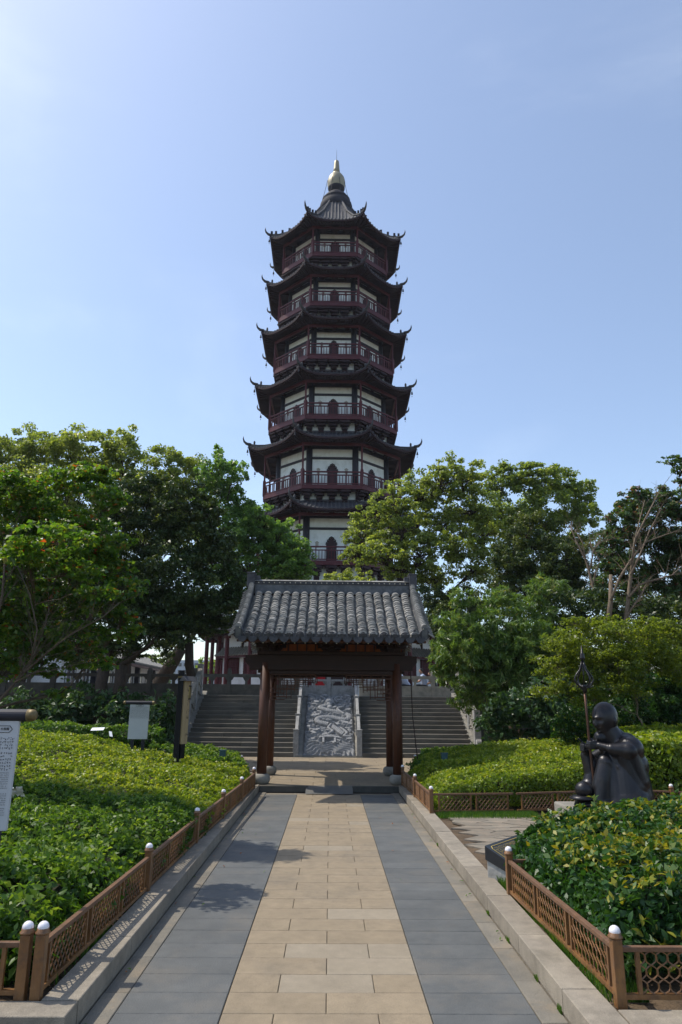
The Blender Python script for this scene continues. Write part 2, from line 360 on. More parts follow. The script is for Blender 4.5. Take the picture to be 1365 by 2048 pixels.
# ------------------------------------------------------------------ ground, soil, terrace
def sheet(name, x0, x1, y0, y1, z, m_, label=None, nx=1, ny=1, fn=None):
    vs = []; fs = []
    for j in range(ny+1):
        for i in range(nx+1):
            x = x0+(x1-x0)*i/nx; y = y0+(y1-y0)*j/ny; vs.append((x, y, z+(fn(x, y) if fn else 0)))
    for j in range(ny):
        for i in range(nx):
            a = j*(nx+1)+i; fs.append((a, a+1, a+nx+2, a+nx+1))
    b = MB(); b.add(vs, fs); o = b.build(name, m_); tag(o, label, kind='structure'); return o
sheet('ground', -900, 900, -300, 2500, -.06, MT['soil'], 'bare brown earth reaching to the horizon')
def bump(x, y): return .02*math.sin(x*3.1+y*1.7)+.015*math.sin(x*7.3-y*5.1)
sheet('left_garden_soil', -24, -1.54, -1, 25.4, .085, MT['soil'], 'brown soil of the planting bed left of the path', 60, 60, lambda x, y: bump(x, y)+(.06*max(0, -2.2-x) if x > -7 else .29)*min(1, max(0, (y-4)/4)))
sheet('right_garden_soil', 1.54, 26, -1, 25.4, .085, MT['soil'], 'brown soil of the planting bed right of the path', 60, 60, bump)
b = MB(); b.box((0, 725.3, .4), (900, 1400, 2.86))
b.build('terrace', MT['paving_dark']); tag(C.objects['terrace'], 'raised paved terrace behind the stairs', kind='structure')
# ------------------------------------------------------------------ path with slabs
pb = MB(); pb.box((0, 8.6, -.03), (2.68, 11.3, .03)); path = pb.build('path', MT['joint']); tag(path, 'straight paved path with tan centre and grey sides', kind='structure')
_slab = {}
def slab(w_, d, m_, x, y, z, parent, name='paving_slab', h=.03, gap=.0035, jit=.0015):
    key = (round(w_, 3), round(d, 3), m_, h)
    if key not in _slab:
        mb = MB(); g = gap/2; e = .004
        X, Y = w_/2-g, d/2-g
        vs = [(-X,-Y,-h),(X,-Y,-h),(X,Y,-h),(-X,Y,-h),(-X,-Y,-e),(X,-Y,-e),(X,Y,-e),(-X,Y,-e),(-X+e,-Y+e,0),(X-e,-Y+e,0),(X-e,Y-e,0),(-X+e,Y-e,0)]
        mb.add(vs, [(0,1,5,4),(1,2,6,5),(2,3,7,6),(3,0,4,7),(4,5,9,8),(5,6,10,9),(6,7,11,10),(7,4,8,11),(8,9,10,11)])
        _slab[key] = mb.mesh(name, MT[m_])
    return inst(name, _slab[key], parent, (x, y, z+random.uniform(-jit, jit)), (random.gauss(0,.0012), random.gauss(0,.0012), 0))
P0 = .2925; row = 0; y = 4.80-P0*6+P0/2
pale = {(6, 1), (5, 2)}
while y < 14.0:
    A = row % 2 == 1
    xs = [(-.2925, .585), (.2925, .585)] if A else [(-.4388, .2925), (0, .585), (.4388, .2925)]
    for i, (x, w_) in enumerate(xs):
        pl = (row == 6 and i == 1) or (row == 7 and i == 1) or random.random() < .05
        slab(w_, P0, 'tan_pale' if pl else 'tan', x, y, .0, path)
    for sx in (-1, 1):
        slab(.595, P0, 'slate', sx*.885, y, .0, path)
    row += 1; y += P0
y = 3.0
while y < 14:
    for sx in (-1, 1): slab(.15, .6, 'border', sx*1.26, y+.3+(.2 if sx > 0 else 0), -.002, path, 'border_stone')
    y += .6
# kerbs
for sx in (-1, 1):
    kb = MB(); kb.box((sx*1.435, 7.5 if sx < 0 else 6.3, -.02), (.19, 13.3 if sx > 0 else 15.4, .06))
    k = kb.build('left_kerb' if sx < 0 else 'right_kerb', MT['joint']); tag(k, 'stone kerb on the %s of the path' % ('left' if sx < 0 else 'right'), kind='structure')
    y = 4.33 if sx < 0 else 1.6
    while y < 14.2:
        l = random.choice((.95, 1.0, 1.05)); l = min(l, 14.25-y)
        slab(.21, l, 'kerb', sx*1.435, y+l/2, .13, k, 'kerb_stone', .12, .008, .002); y += l
    if sx < 0:
        for i in range(6): slab(1.0, .2, 'kerb', -1.33-.5-i*1.0, 4.22, .13, k, 'kerb_stone', .12, .008, .002)
    else:
        for i in range(3): slab(1.0, .24, 'kerb', 2.05+i*1.0, 4.14, .12, k, 'kerb_stone', .12, .008, .002)
# gate platform
g = MB(); g.box((-.02, 17.7, .04), (3.3, 6.86, .10)); g.box((-.1, 18.9, .035), (9.2, 4.4, .10))
plat = g.build('platform', MT['joint']); tag(plat, 'low paved platform under the gate before the stairs', kind='structure')
for sx in (-1, 1): slab(.92, .1, 'darkstone', sx*.885+.02, 14.24, .112, plat, 'edge_stone', .11)
g = MB(); g.prism([(-.44, 13.93, .004), (-.44, 14.29, .112), (-.44, 14.29, .004)], (.89, 0, 0)); g.build('ramp_stone', MT['slate'], plat)
y = 14.30; r = 0
while y < 21.05:
    d = .55 if y < 16.6 else .45; wide = y > 16.75
    x0, x1 = (-4.6, 4.4) if wide else (-1.66, 1.62)
    x = x0-(.0 if r % 2 else .45)
    while x < x1-.02:
        a = max(x, x0); b_ = min(x+.9, x1)
        if b_-a > .08: slab(round(b_-a, 2), d, 'tan', (a+b_)/2, y+d/2, .112, plat, 'platform_slab', .02)
        x += .9
    y += d; r += 1
# crazy paving right of the path
cz = MB(); cz.box((2.7, 9.0, .06), (2.3, 3.9, .04)); cp = cz.build('stone_footpath', MT['soil']); tag(cp, 'irregular stone side path beside the right kerb', kind='structure')
px = {}
def gp(i, j):
    if (i, j) not in px:
        px[i, j] = (1.62+i*.36+(j % 2)*.17+random.uniform(-.09, .09), 7.15+j*.19+random.uniform(-.05, .05))
    return px[i, j]
for j in range(0, 19):
    for i in range(0, 6):
        if i == 5 and j > 12: continue
        q = [gp(i, j), gp(i+1, j), gp(i+1, j+1), gp(i, j+1)]
        cx_ = sum(a for a, _ in q)/4; cy_ = sum(a for _, a in q)/4
        if j < 4 and cx_ < 2.2-.12*j: continue
        poly = []
        for k in range(4):
            a, b_ = q[k], q[(k+1) % 4]
            poly.append(a); poly.append(((a[0]+b_[0])/2+random.uniform(-.012,.012), (a[1]+b_[1])/2+random.uniform(-.012,.012)))
        poly = [(cx_+(a-cx_)*.972, cy_+(c-cy_)*.955, .09+random.uniform(0, .004)) for a, c in poly]
        z = random.uniform(.017, .023); s_ = MB(); s_.prism(poly, (0, 0, z)); s_.build('stone', MT['crazy'], cp)
# ------------------------------------------------------------------ stairs
NST = 14; SY0, SY1, SZ = 21.12, 24.6, 1.83; TR = (SY1-SY0)/NST; RS = (SZ-.11)/NST
stairs = thing('stone_staircase', 'wide grey stone staircase in two flights up to the pagoda terrace', 'stairs', (0, SY0, .11))
def sx_edge(y): return 4.28
for i in range(NST):
    z = .11+RS*(i+1); y0 = SY0+TR*i
    for (a, b_) in ((-4.25, -1.02), (.94, 4.22)):
        cut = a+(b_-a)*random.uniform(.3, .7)
        for (p, q) in ((a, cut), (cut, b_)):
            mb = MB(); mb.box(((p+q)/2, y0+TR/2+.04, z-RS/2-.005), (q-p-.006, TR+.12, RS+.01)); o = mb.build('step', MT['stair'], stairs, bevel=.012)
# sloped fill under
mb = MB(); mb.prism([(-4.2, SY0+.3, .0), (-4.2, SY1+.8, SZ-.12), (-4.2, SY1+.8, 0)], (8.4, 0, 0)); mb.build('under_mass', MT['stair'], stairs)
for x in (-2.65, 2.58): mb = MB(); mb.box((x, SY1+.35, SZ-.03), (3.2, .9, .07)); mb.build('landing', MT['pale_stone'], stairs)
# relief ramp between flights
def relief_height(U, V):
    # U 0..1 across, V 0..1 up
    x = U*1.5; y = V*4.0; h = np.zeros_like(x)
    def wob(fx, fy, p): return np.sin(x*fx+1.7*np.sin(y*fy*.6+p)+p)*np.sin(y*fy+1.3*np.sin(x*fx*.5+p*2))
    cl = wob(9, 16, .3)+.6*wob(17, 29, 1.9)+.35*wob(31, 47, 4.)
    h += .5+.42*np.clip(cl*1.4, -1, 1)
    h += .12*np.sin(26*np.sqrt((x-.2)**2+((y-1.2)*1.)**2+.01)+8*np.sin(y*2))*(np.abs(cl) < .6)
    def rope(pts, r, amp, scale=0):
        nonlocal h
        pts = np.array(pts); best = np.full(x.shape, 9.); par = np.zeros_like(x); acc = 0
        for a, b_ in zip(pts[:-1], pts[1:]):
            d = b_-a; L2 = (d**2).sum(); t = np.clip(((x-a[0])*d[0]+(y-a[1])*d[1])/L2, 0, 1)
            dist = np.hypot(x-a[0]-d[0]*t, y-a[1]-d[1]*t); k = dist < best; best = np.where(k, dist, best); par = np.where(k, acc+t*math.sqrt(L2), par); acc += math.sqrt(L2)
        body = np.sqrt(np.clip(1-(best/r)**2, 0, 1))
        rim = (best > r)&(best < r*1.35)
        v = .45+amp*body+(.07*np.sin(par*90)*np.cos(best/r*7) if scale else 0)*body
        h = np.where(best < r, np.maximum(h*.3, v), np.where(rim, h*.35, h))
    def curve(c, n=40):
        c = np.array(c, float); out = []
        for i in range(len(c)-1):
            p0, p1, p2, p3 = c[max(i-1,0)], c[i], c[i+1], c[min(i+2,len(c)-1)]
            for t in np.linspace(0, 1, 8, endpoint=False):
                out.append(.5*((2*p1)+(-p0+p2)*t+(2*p0-5*p1+4*p2-p3)*t*t+(-p0+3*p1-3*p2+p3)*t**3))
        out.append(c[-1]); return out
    rope(curve([(1.35,1.35),(1.2,1.15),(.95,1.5),(.75,1.75),(.4,1.95),(.42,2.2),(.8,2.25),(1.25,2.1),(1.38,2.35),(1.1,2.6),(.7,2.75),(.45,2.95),(.75,3.15)]), .10, .6, 1)
    rope(curve([(.8,1.75),(.72,1.5),(.85,1.3),(.75,1.15)]), .055, .6)
    rope(curve([(1.1,1.5),(1.28,1.2),(1.2,1.0),(1.38,.95)]), .055, .6)
    rope(curve([(1.2,2.5),(1.0,2.85),(1.2,3.0)]), .05, .5)
    for (a, b_, r) in ((.75,3.42,.16),(.75,3.2,.1),(.6,3.5,.06),(.9,3.5,.06),(.75,2.95,.09)):
        d = np.hypot(x-a, (y-b_)*.8); h = np.where(d < r, .7+.5*np.sqrt(np.clip(1-(d/r)**2,0,1)), h)
    rope(curve([(.45,3.75),(.6,3.55),(.5,3.35)]), .04, .5); rope(curve([(1.05,3.75),(.9,3.55),(1.0,3.35)]), .04, .5)
    # waves at foot
    wv = np.abs(np.sin(x*7.3+.5*np.sin(y*9)))*.22+.2; m_ = y < .62+.12*np.sin(x*12)
    rad = np.hypot(x-.75, y+.35); fan = .5+.4*np.sin(rad*46+np.sin(np.arctan2(y+.2, x-.75)*8)*2.2)
    h = np.where(m_, fan*.8, h); h = h*np.clip(V*60, 0, 1)*np.clip((1-V)*60, 0, 1)*np.clip(U*40, 0, 1)*np.clip((1-U)*40, 0, 1)
    # small arched bridge
    by = .82+.06*np.cos((x-.75)*6.)
    h = np.where((np.abs(x-.75) < .32)&(np.abs(y-by) < .045), 1.25, h)
    h = np.where(((np.abs(x-.58) < .035)|(np.abs(x-.92) < .035))&(y > .5)&(y < .8), 1.2, h)
    h = np.where((np.abs(x-.75) < .3)&(np.abs(y-by-.12) < .02), 1.1, h)
    return h
rp = thing('carved_ramp', 'grey stone ramp carved with a dragon in clouds, between the two stair flights', 'stone carving', (-.03, SY0, .1))
nu, nv = 110, 250
# denser grid for the carving
U, V = np.meshgrid(np.linspace(0, 1, nu), np.linspace(0, 1, nv)); hh = relief_height(U, V)
p0 = np.array([-.76, SY0+.05, .14]); du = np.array([1.5, 0, 0]); dv = np.array([0, SY1-SY0-.1, SZ-.16]); nn = np.array([0, -dv[2], dv[1]]); nn /= np.linalg.norm(nn)
vs = p0+U[..., None]*du+V[..., None]*dv+nn*(.02+.13*hh[..., None])
mb = MB(); vs = vs.reshape(-1, 3); fs = [(j*nu+i, j*nu+i+1, (j+1)*nu+i+1, (j+1)*nu+i) for j in range(nv-1) for i in range(nu-1)]
mb.add(vs, fs); mb.build('relief_panel', MT['relief'], rp, smooth=False)
mb = MB(); mb.prism([(-.99, SY0-.02, .1), (-.99, SY0-.02, .16), (-.99, SY1+.2, SZ+.02), (-.99, SY1+.2, .1)], (.2, 0, 0)); mb.prism([(.76, SY0-.02, .1), (.76, SY0-.02, .16), (.76, SY1+.2, SZ+.02), (.76, SY1+.2, .1)], (.2, 0, 0))
mb.prism([(-.79, SY0+.03, .1), (-.79, SY0+.03, .14), (-.79, SY1+.2, SZ-.02), (-.79, SY1+.2, .1)], (1.55, 0, 0))
mb.build('ramp_bed', MT['stone'], rp)
for sx, x in ((-1, -.975), (1, .865)):
    for i in range(4):
        y = SY0+.06+i*1.1; zb = .12+(y-SY0)/(SY1-SY0)*(SZ-.11)
        if i == 0: b_, hh_ = zb-.1, .80
        else: b_, hh_ = zb-.05, .62
        mb = MB(); mb.box((x, y, b_+hh_/2), (.15, .15, hh_)); mb.box((x, y, b_+hh_+.012), (.17, .17, .03)); mb.build('baluster_post', MT['pale_stone'], rp, bevel=.008)
        if i < 3:
            y2 = y+1.1; z2 = zb+1.1/(SY1-SY0)*(SZ-.11)
            mb = MB(); mb.bar((x, y+.08, zb+.50), (x, y2-.08, z2+.50), .09, .08); mb.bar((x, y+.08, zb+.2), (x, y2-.08, z2+.2), .07, .34); mb.build('parapet_rail', MT['pale_stone'], rp, bevel=.006)
    
# top balustrade of ramp
mb = MB(); mb.box((-.05, SY1+.12, SZ+.36), (.145, .15, .76)); mb.build('centre_post', MT['pale_stone'], rp, bevel=.01)
for a, b_ in ((-.98, -.12), (.03, .88)):
    mb = MB(); mb.box(((a+b_)/2, SY1+.12, SZ+.17), (b_-a, .09, .36)); mb.box(((a+b_)/2, SY1+.12, SZ+.52), (b_-a, .13, .07)); mb.build('balustrade_panel', MT['pale_stone'], rp, bevel=.006)
    for u in (a+.04, (a+b_)/2, b_-.04):
        mb = MB(); mb.lathe((u, SY1+.12, SZ+.34), [(.035,0),(.03,.04),(.05,.07),(.09,.1),(.11,.15)], 10, sy=.5); mb.build('lotus_support', MT['pale_stone'], rp, smooth=True)
for x in (-.99, .88):
    mb = MB(); mb.box((x, SY1+.12, SZ+.35), (.13, .13, .72)); mb.box((x, SY1+.12, SZ+.75), (.11, .11, .06)); mb.build('baluster_post', MT['pale_stone'], rp, bevel=.008)
# side parapets
def side_parapet(sx, label):
    X = 4.36*sx+(-.02)
    t = thing('stair_parapet', label, 'parapet', (X, SY0, .1), 'carved parapets either side of the stairs')
    mb = MB(); mb.prism([(X-.14, SY0+.1, .1), (X-.14, SY0+.1, .22), (X-.14, SY1+.3, SZ+.14), (X-.14, SY1+.3, .1)], (.28, 0, 0)); mb.build('sloping_curb', MT['stone'], t)
    sl = (SZ-.11)/(SY1-SY0)
    ys = [SY0+.62, SY0+1.55, SY0+2.5, SY0+3.45]
    for i, y in enumerate(ys):
        zb = .12+(y-SY0)*sl; mb = MB(); mb.box((X+sx*.07, y, zb+.52), (.19, .19, 1.04)); mb.build('post', MT['pale_stone'], t, bevel=.012)
        if i < 3:
            y2 = ys[i+1]; z2 = .12+(y2-SY0)*sl
            mb = MB(); mb.bar((X+sx*.05, y+.1, zb+.83), (X+sx*.05, y2-.1, z2+.83), .14, .12); mb.bar((X+sx*.05, y+.1, zb+.38), (X+sx*.05, y2-.1, z2+.38), .07, .60)
            for k in range(9):   # carved cloud knobs of the panel
                q = random.random(); yy = y+.15+q*(y2-y-.3); zz = zb+(yy-y)*sl+.18+random.random()*.42
                mb.ball((X-sx*.005, yy, zz), (.035, random.uniform(.05,.1), random.uniform(.03,.06)), 8)
            mb.build('carved_panel', MT['stone'], t)
    y = ys[0]; zb = .1
    for (dy, zc_, r) in ((-.16, .42, .14), (-.3, .32, .13), (-.43, .24, .15), (-.56, .14, .11)):
        mb = MB()
        for k in range(5):
            a = (k-2)*.035; mb.ball((X+sx*.07+a*.9, y+dy, zb+zc_*.55), (.028, r*.8, zc_*.72), 8)
        mb.build('scroll_stone', MT['pale_stone'], t, smooth=True)
side_parapet(-1, 'carved stone parapet along the left edge of the stairs, in shade')
side_parapet(1, 'sunlit carved stone parapet with scroll end on the right edge of the stairs')
for a, b_, lab in ((-24, -4.6, 'left'), (4.6, 24, 'right')):
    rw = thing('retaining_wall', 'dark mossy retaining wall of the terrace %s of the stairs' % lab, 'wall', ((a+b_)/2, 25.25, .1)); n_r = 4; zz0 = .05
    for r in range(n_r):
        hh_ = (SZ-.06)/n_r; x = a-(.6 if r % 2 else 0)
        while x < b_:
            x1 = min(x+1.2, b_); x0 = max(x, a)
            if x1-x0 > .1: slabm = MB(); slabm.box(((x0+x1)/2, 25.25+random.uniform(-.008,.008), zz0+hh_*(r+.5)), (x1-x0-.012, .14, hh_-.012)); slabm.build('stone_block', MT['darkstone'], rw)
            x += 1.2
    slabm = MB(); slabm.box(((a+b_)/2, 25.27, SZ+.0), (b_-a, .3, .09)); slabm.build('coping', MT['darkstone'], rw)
# terrace balustrades
def balustrade(name, label, x0, x1, Y, zb, hgt, m_, seg=1.6, cat='balustrade', group='stone balustrades of the terrace'):
    t = thing(name, label, cat, ((x0+x1)/2, Y, zb), group)
    n = max(1, round((x1-x0)/seg)); s_ = (x1-x0)/n
    for i in range(n+1):
        x = x0+i*s_; mb = MB(); mb.box((x, Y, zb+hgt*.56), (.17, .17, hgt*1.12)); mb.box((x, Y, zb+hgt*1.12+.05), (.14, .14, .1), taper=.7); mb.build('post', m_, t)
        if i < n:
            a, b_ = x+.085, x+s_-.085; c = (a+b_)/2; w_ = b_-a
            mb = MB(); mb.box((c, Y, zb+hgt*.26), (w_, .1, hgt*.52)); mb.build('panel', m_, t)
            mb = MB(); mb.box((c, Y, zb+hgt*.90), (w_, .15, hgt*.14)); mb.build('rail', m_, t)
            mb = MB()
            mb.prism([(c-.16, Y-.045, zb+hgt*.83), (c+.16, Y-.045, zb+hgt*.83), (c+.1, Y-.045, zb+hgt*.72), (c+.05, Y-.045, zb+hgt*.66), (c+.05, Y-.045, zb+hgt*.52), (c-.05, Y-.045, zb+hgt*.52), (c-.05, Y-.045, zb+hgt*.66), (c-.1, Y-.045, zb+hgt*.72)][::-1], (0, .09, 0))
            for e, sg in ((a, 1), (b_, -1)):
                p = [(e, Y-.045, zb+hgt*.83), (e+sg*.12, Y-.045, zb+hgt*.83), (e+sg*.05, Y-.045, zb+hgt*.72), (e, Y-.045, zb+hgt*.68)]
                mb.prism(p, (0, .09, 0))
            mb.build('cloud_support', m_, t)
    return t
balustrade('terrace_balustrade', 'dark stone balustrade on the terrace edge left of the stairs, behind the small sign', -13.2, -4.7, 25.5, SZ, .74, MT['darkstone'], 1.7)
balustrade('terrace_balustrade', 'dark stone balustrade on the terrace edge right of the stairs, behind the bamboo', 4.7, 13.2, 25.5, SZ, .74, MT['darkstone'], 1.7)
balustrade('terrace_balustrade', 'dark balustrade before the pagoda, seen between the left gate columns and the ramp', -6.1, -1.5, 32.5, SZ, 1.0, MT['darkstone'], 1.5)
balustrade('terrace_balustrade', 'grey balustrade before the pagoda under the seated people', 1.4, 6.3, 32.5, SZ, .98, MT['stone'], 1.6)
# ------------------------------------------------------------------ PAGODA
PC = Vector((-.03, 48.8, 0))
T8 = math.tan(math.pi/8)
pag = thing('pagoda', 'tall seven storey octagonal pagoda with white walls, dark red balconies and gilt gourd finial', 'pagoda', (PC.x, PC.y, SZ))
def fr(k):
    a = k*math.pi/4; return Vector((math.sin(a), -math.cos(a), 0)), Vector((math.cos(a), math.sin(a), 0))
def fp(k, a, l, z):
    n, t = fr(k); p = PC+n*a+t*l; p.z = z; return p
def ring_wall(a, z0, z1, name, m_, thick=.2):
    mb = MB()
    for k in range(8):
        h0 = a*T8; h1 = (a-thick)*T8
        mb.add([fp(k,a,-h0,z0), fp(k,a,h0,z0), fp(k,a,h0,z1), fp(k,a,-h0,z1)], [(0,1,2,3)])
    return mb.build(name, m_, pag)
def roof(prof, lift, b_soff, z_soff, name='roof', ribs=.27, horn=True, ext=.10, spots=False):
    """prof: list (apothem, z) from eave to top; concave"""
    n = 24; ns = len(prof); ae = prof[0][0]
    def P(k, t, i, dz=0.):
        a, z = prof[i]; s = i/(ns-1)
        lz = lift*abs(t)**3.2*(1-s)**1.6; aa = a+ext*abs(t)**4*(1-s)
        return fp(k, aa, t*aa*T8, z+lz+dz)
    mb = MB(); vs = []
    top = []
    for k in range(8):
        g_ = [[P(k, -1+2*j/n, i) for j in range(n+1)] for i in range(ns)]
        base = len(mb.v); fl = [p for r_ in g_ for p in r_]
        mb.add(fl, [(i*(n+1)+j, i*(n+1)+j+1, (i+1)*(n+1)+j+1, (i+1)*(n+1)+j) for i in range(ns-1) for j in range(n)])
    ro = mb.build(name, MT['pag_tile'], pag)
    # fascia + soffit
    mb = MB()
    for k in range(8):
        e0 = [P(k, -1+2*j/n, 0) for j in range(n+1)]; e1 = [P(k, -1+2*j/n, 0, -.13) for j in range(n+1)]
        q = [fp(k, ae-.12, (-1+2*j/n)*(ae-.12)*T8, e1[j].z-.02) for j in range(n+1)]
        mid = [fp(k, b_soff, (-1+2*j/n)*b_soff*T8, z_soff+.12*abs(-1+2*j/n)**3) for j in range(n+1)]
        inn = [fp(k, b_soff-1.2, (-1+2*j/n)*(b_soff-1.2)*T8, z_soff+.25) for j in range(n+1)]
        rows = [e0, e1, q, mid, inn]; fl = [p for r_ in rows for p in r_]
        mb.add(fl, [((i+1)*(n+1)+j, (i+1)*(n+1)+j+1, i*(n+1)+j+1, i*(n+1)+j) for i in range(4) for j in range(n)])
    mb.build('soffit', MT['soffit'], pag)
    # rafters under the eave
    mb = MB()
    for k in (-3,-2,-1,0,1,2,3,4):
        h_ = ae*T8; c = int(h_/.22)
        for j in range(-c, c+1):
            l = j*.22; t = l/h_; z1 = prof[0][1]+lift*abs(t)**3.2-.2; lb = l*b_soff/ae*1.02
            mb.bar(fp(k, ae-.1, l, z1), fp(k, b_soff, lb, z_soff-.03), .07, .08)
    mb.build('rafters', MT['soffit'], ro)
    # ribs of cover tiles
    mb = MB(); 
    for k in range(8):
        h_ = ae*T8; c = int(h_/ribs)
        for j in range(-c, c+1):
            l = j*ribs; pts = []
            for i in range(ns):
                a, z = prof[i]; s = i/(ns-1); t = l/(a*T8)
                if abs(t) > 1: 
                    break
                aa = a+ext*abs(t)**4*(1-s); pts.append(fp(k, aa, l, z+lift*abs(t)**3.2*(1-s)**1.6+.02))
            if len(pts) < 2:
                if pts: pts.append(fp(k, prof[0][0]-.3, l, prof[0][1]+.25+lift*.7))
                else: continue
            n_, t_ = fr(k); w_ = .055
            vv = []; 
            for p in pts: vv += [p-t_*w_, p+Vector((0,0,.075))+n_*.02, p+t_*w_]
            ff = []
            for i in range(len(pts)-1): ff += [(i*3, i*3+1, i*3+4, i*3+3), (i*3+1, i*3+2, i*3+5, i*3+4)]
            mb.add(vv, ff); mb.add([pts[0]-t_*w_+n_*.02-Vector((0,0,.05)), pts[0]+t_*w_+n_*.02-Vector((0,0,.05)), pts[0]+t_*w_+n_*.02+Vector((0,0,.02)), pts[0]+n_*.02+Vector((0,0,.085)), pts[0]-t_*w_+n_*.02+Vector((0,0,.02))], [(0,1,2,3,4)])
    mb.build('tile_rows', MT['roofdark'], ro)
    # hips with horns
    for k in range(8):
        pts = [P(k, 1, i, .06) for i in range(ns)]
        n0, t0 = fr(k); n1, t1 = fr(k+1); out = (n0+n1).normalized()
        mb = MB(); mb.tube(pts[::-1], [.09]*ns, 6)
        if horn:
            e = pts[0]
            mb.tube([e-out*.2+Vector((0,0,.03)), e+out*.12+Vector((0,0,.06)), e+out*.30+Vector((0,0,.2)), e+out*.37+Vector((0,0,.40)), e+out*.36+Vector((0,0,.58))], [.12,.10,.07,.045,.012], 6)
            mb.ball(e-out*.45+Vector((0,0,.22)), (.08,.08,.16), 6)
        mb.build('hip_ridge', MT['roofdark'], ro, smooth=True)
        if horn:
            e = P(k, 1, 0, -.2)+out*.02
            mb = MB(); mb.tube([e+Vector((0,0,.12)), e+Vector((0,0,-.12))], .012, 4); mb.lathe(e+Vector((0,0,-.38)), [(.08,.05),(.065,.09),(.055,.17),(.04,.24),(.015,.27)], 8); mb.tube([e+Vector((0,0,-.38)), e+Vector((0,0,-.47))], .006, 4); mb.box(e+Vector((0,0,-.50)), (.045,.01,.06))
            mb.build('bell', MT['bronze_dark'], ro)
    return ro, P
_br = {}
def bracket(k, l, a, z0, z1, outr, w_, m_):
    """stepped inverted dougong: widening upward and outward"""
    key = (round(z1-z0, 2), round(outr, 2), round(w_, 2))
    if key not in _br:
        mb = MB(); N = 4; hgt = z1-z0
        for i in range(N):
            f_ = (i+1)/N; zz = hgt*(i+.5)/N
            mb.box((0, -outr*f_/2, zz), (w_*.42, outr*f_, hgt/N*.8)); mb.box((0, -outr*f_*.5, zz+hgt/N*.1), (w_*f_, .16+.1*f_, hgt/N*.62))
            mb.box((0, -outr*f_+.05, zz), (w_*f_*.8, .12, hgt/N*.6))
        _br[key] = mb.mesh('bracket', m_)
    p = fp(k, a, l, z0); o = inst('bracket', _br[key], pag, p, (0, 0, k*math.pi/4)); return o
ST = {2:(10.29,5.10,4.05,3.06,13.46,6.14),3:(15.44,4.83,3.82,2.86,18.42,5.86),4:(20.46,4.63,3.66,2.53,23.1,5.58),5:(25.08,4.43,3.5,2.3,27.53,5.30),6:(29.39,4.24,3.36,2.2,31.67,5.08),7:(33.64,4.04,3.2,2.2,35.78,4.98)}
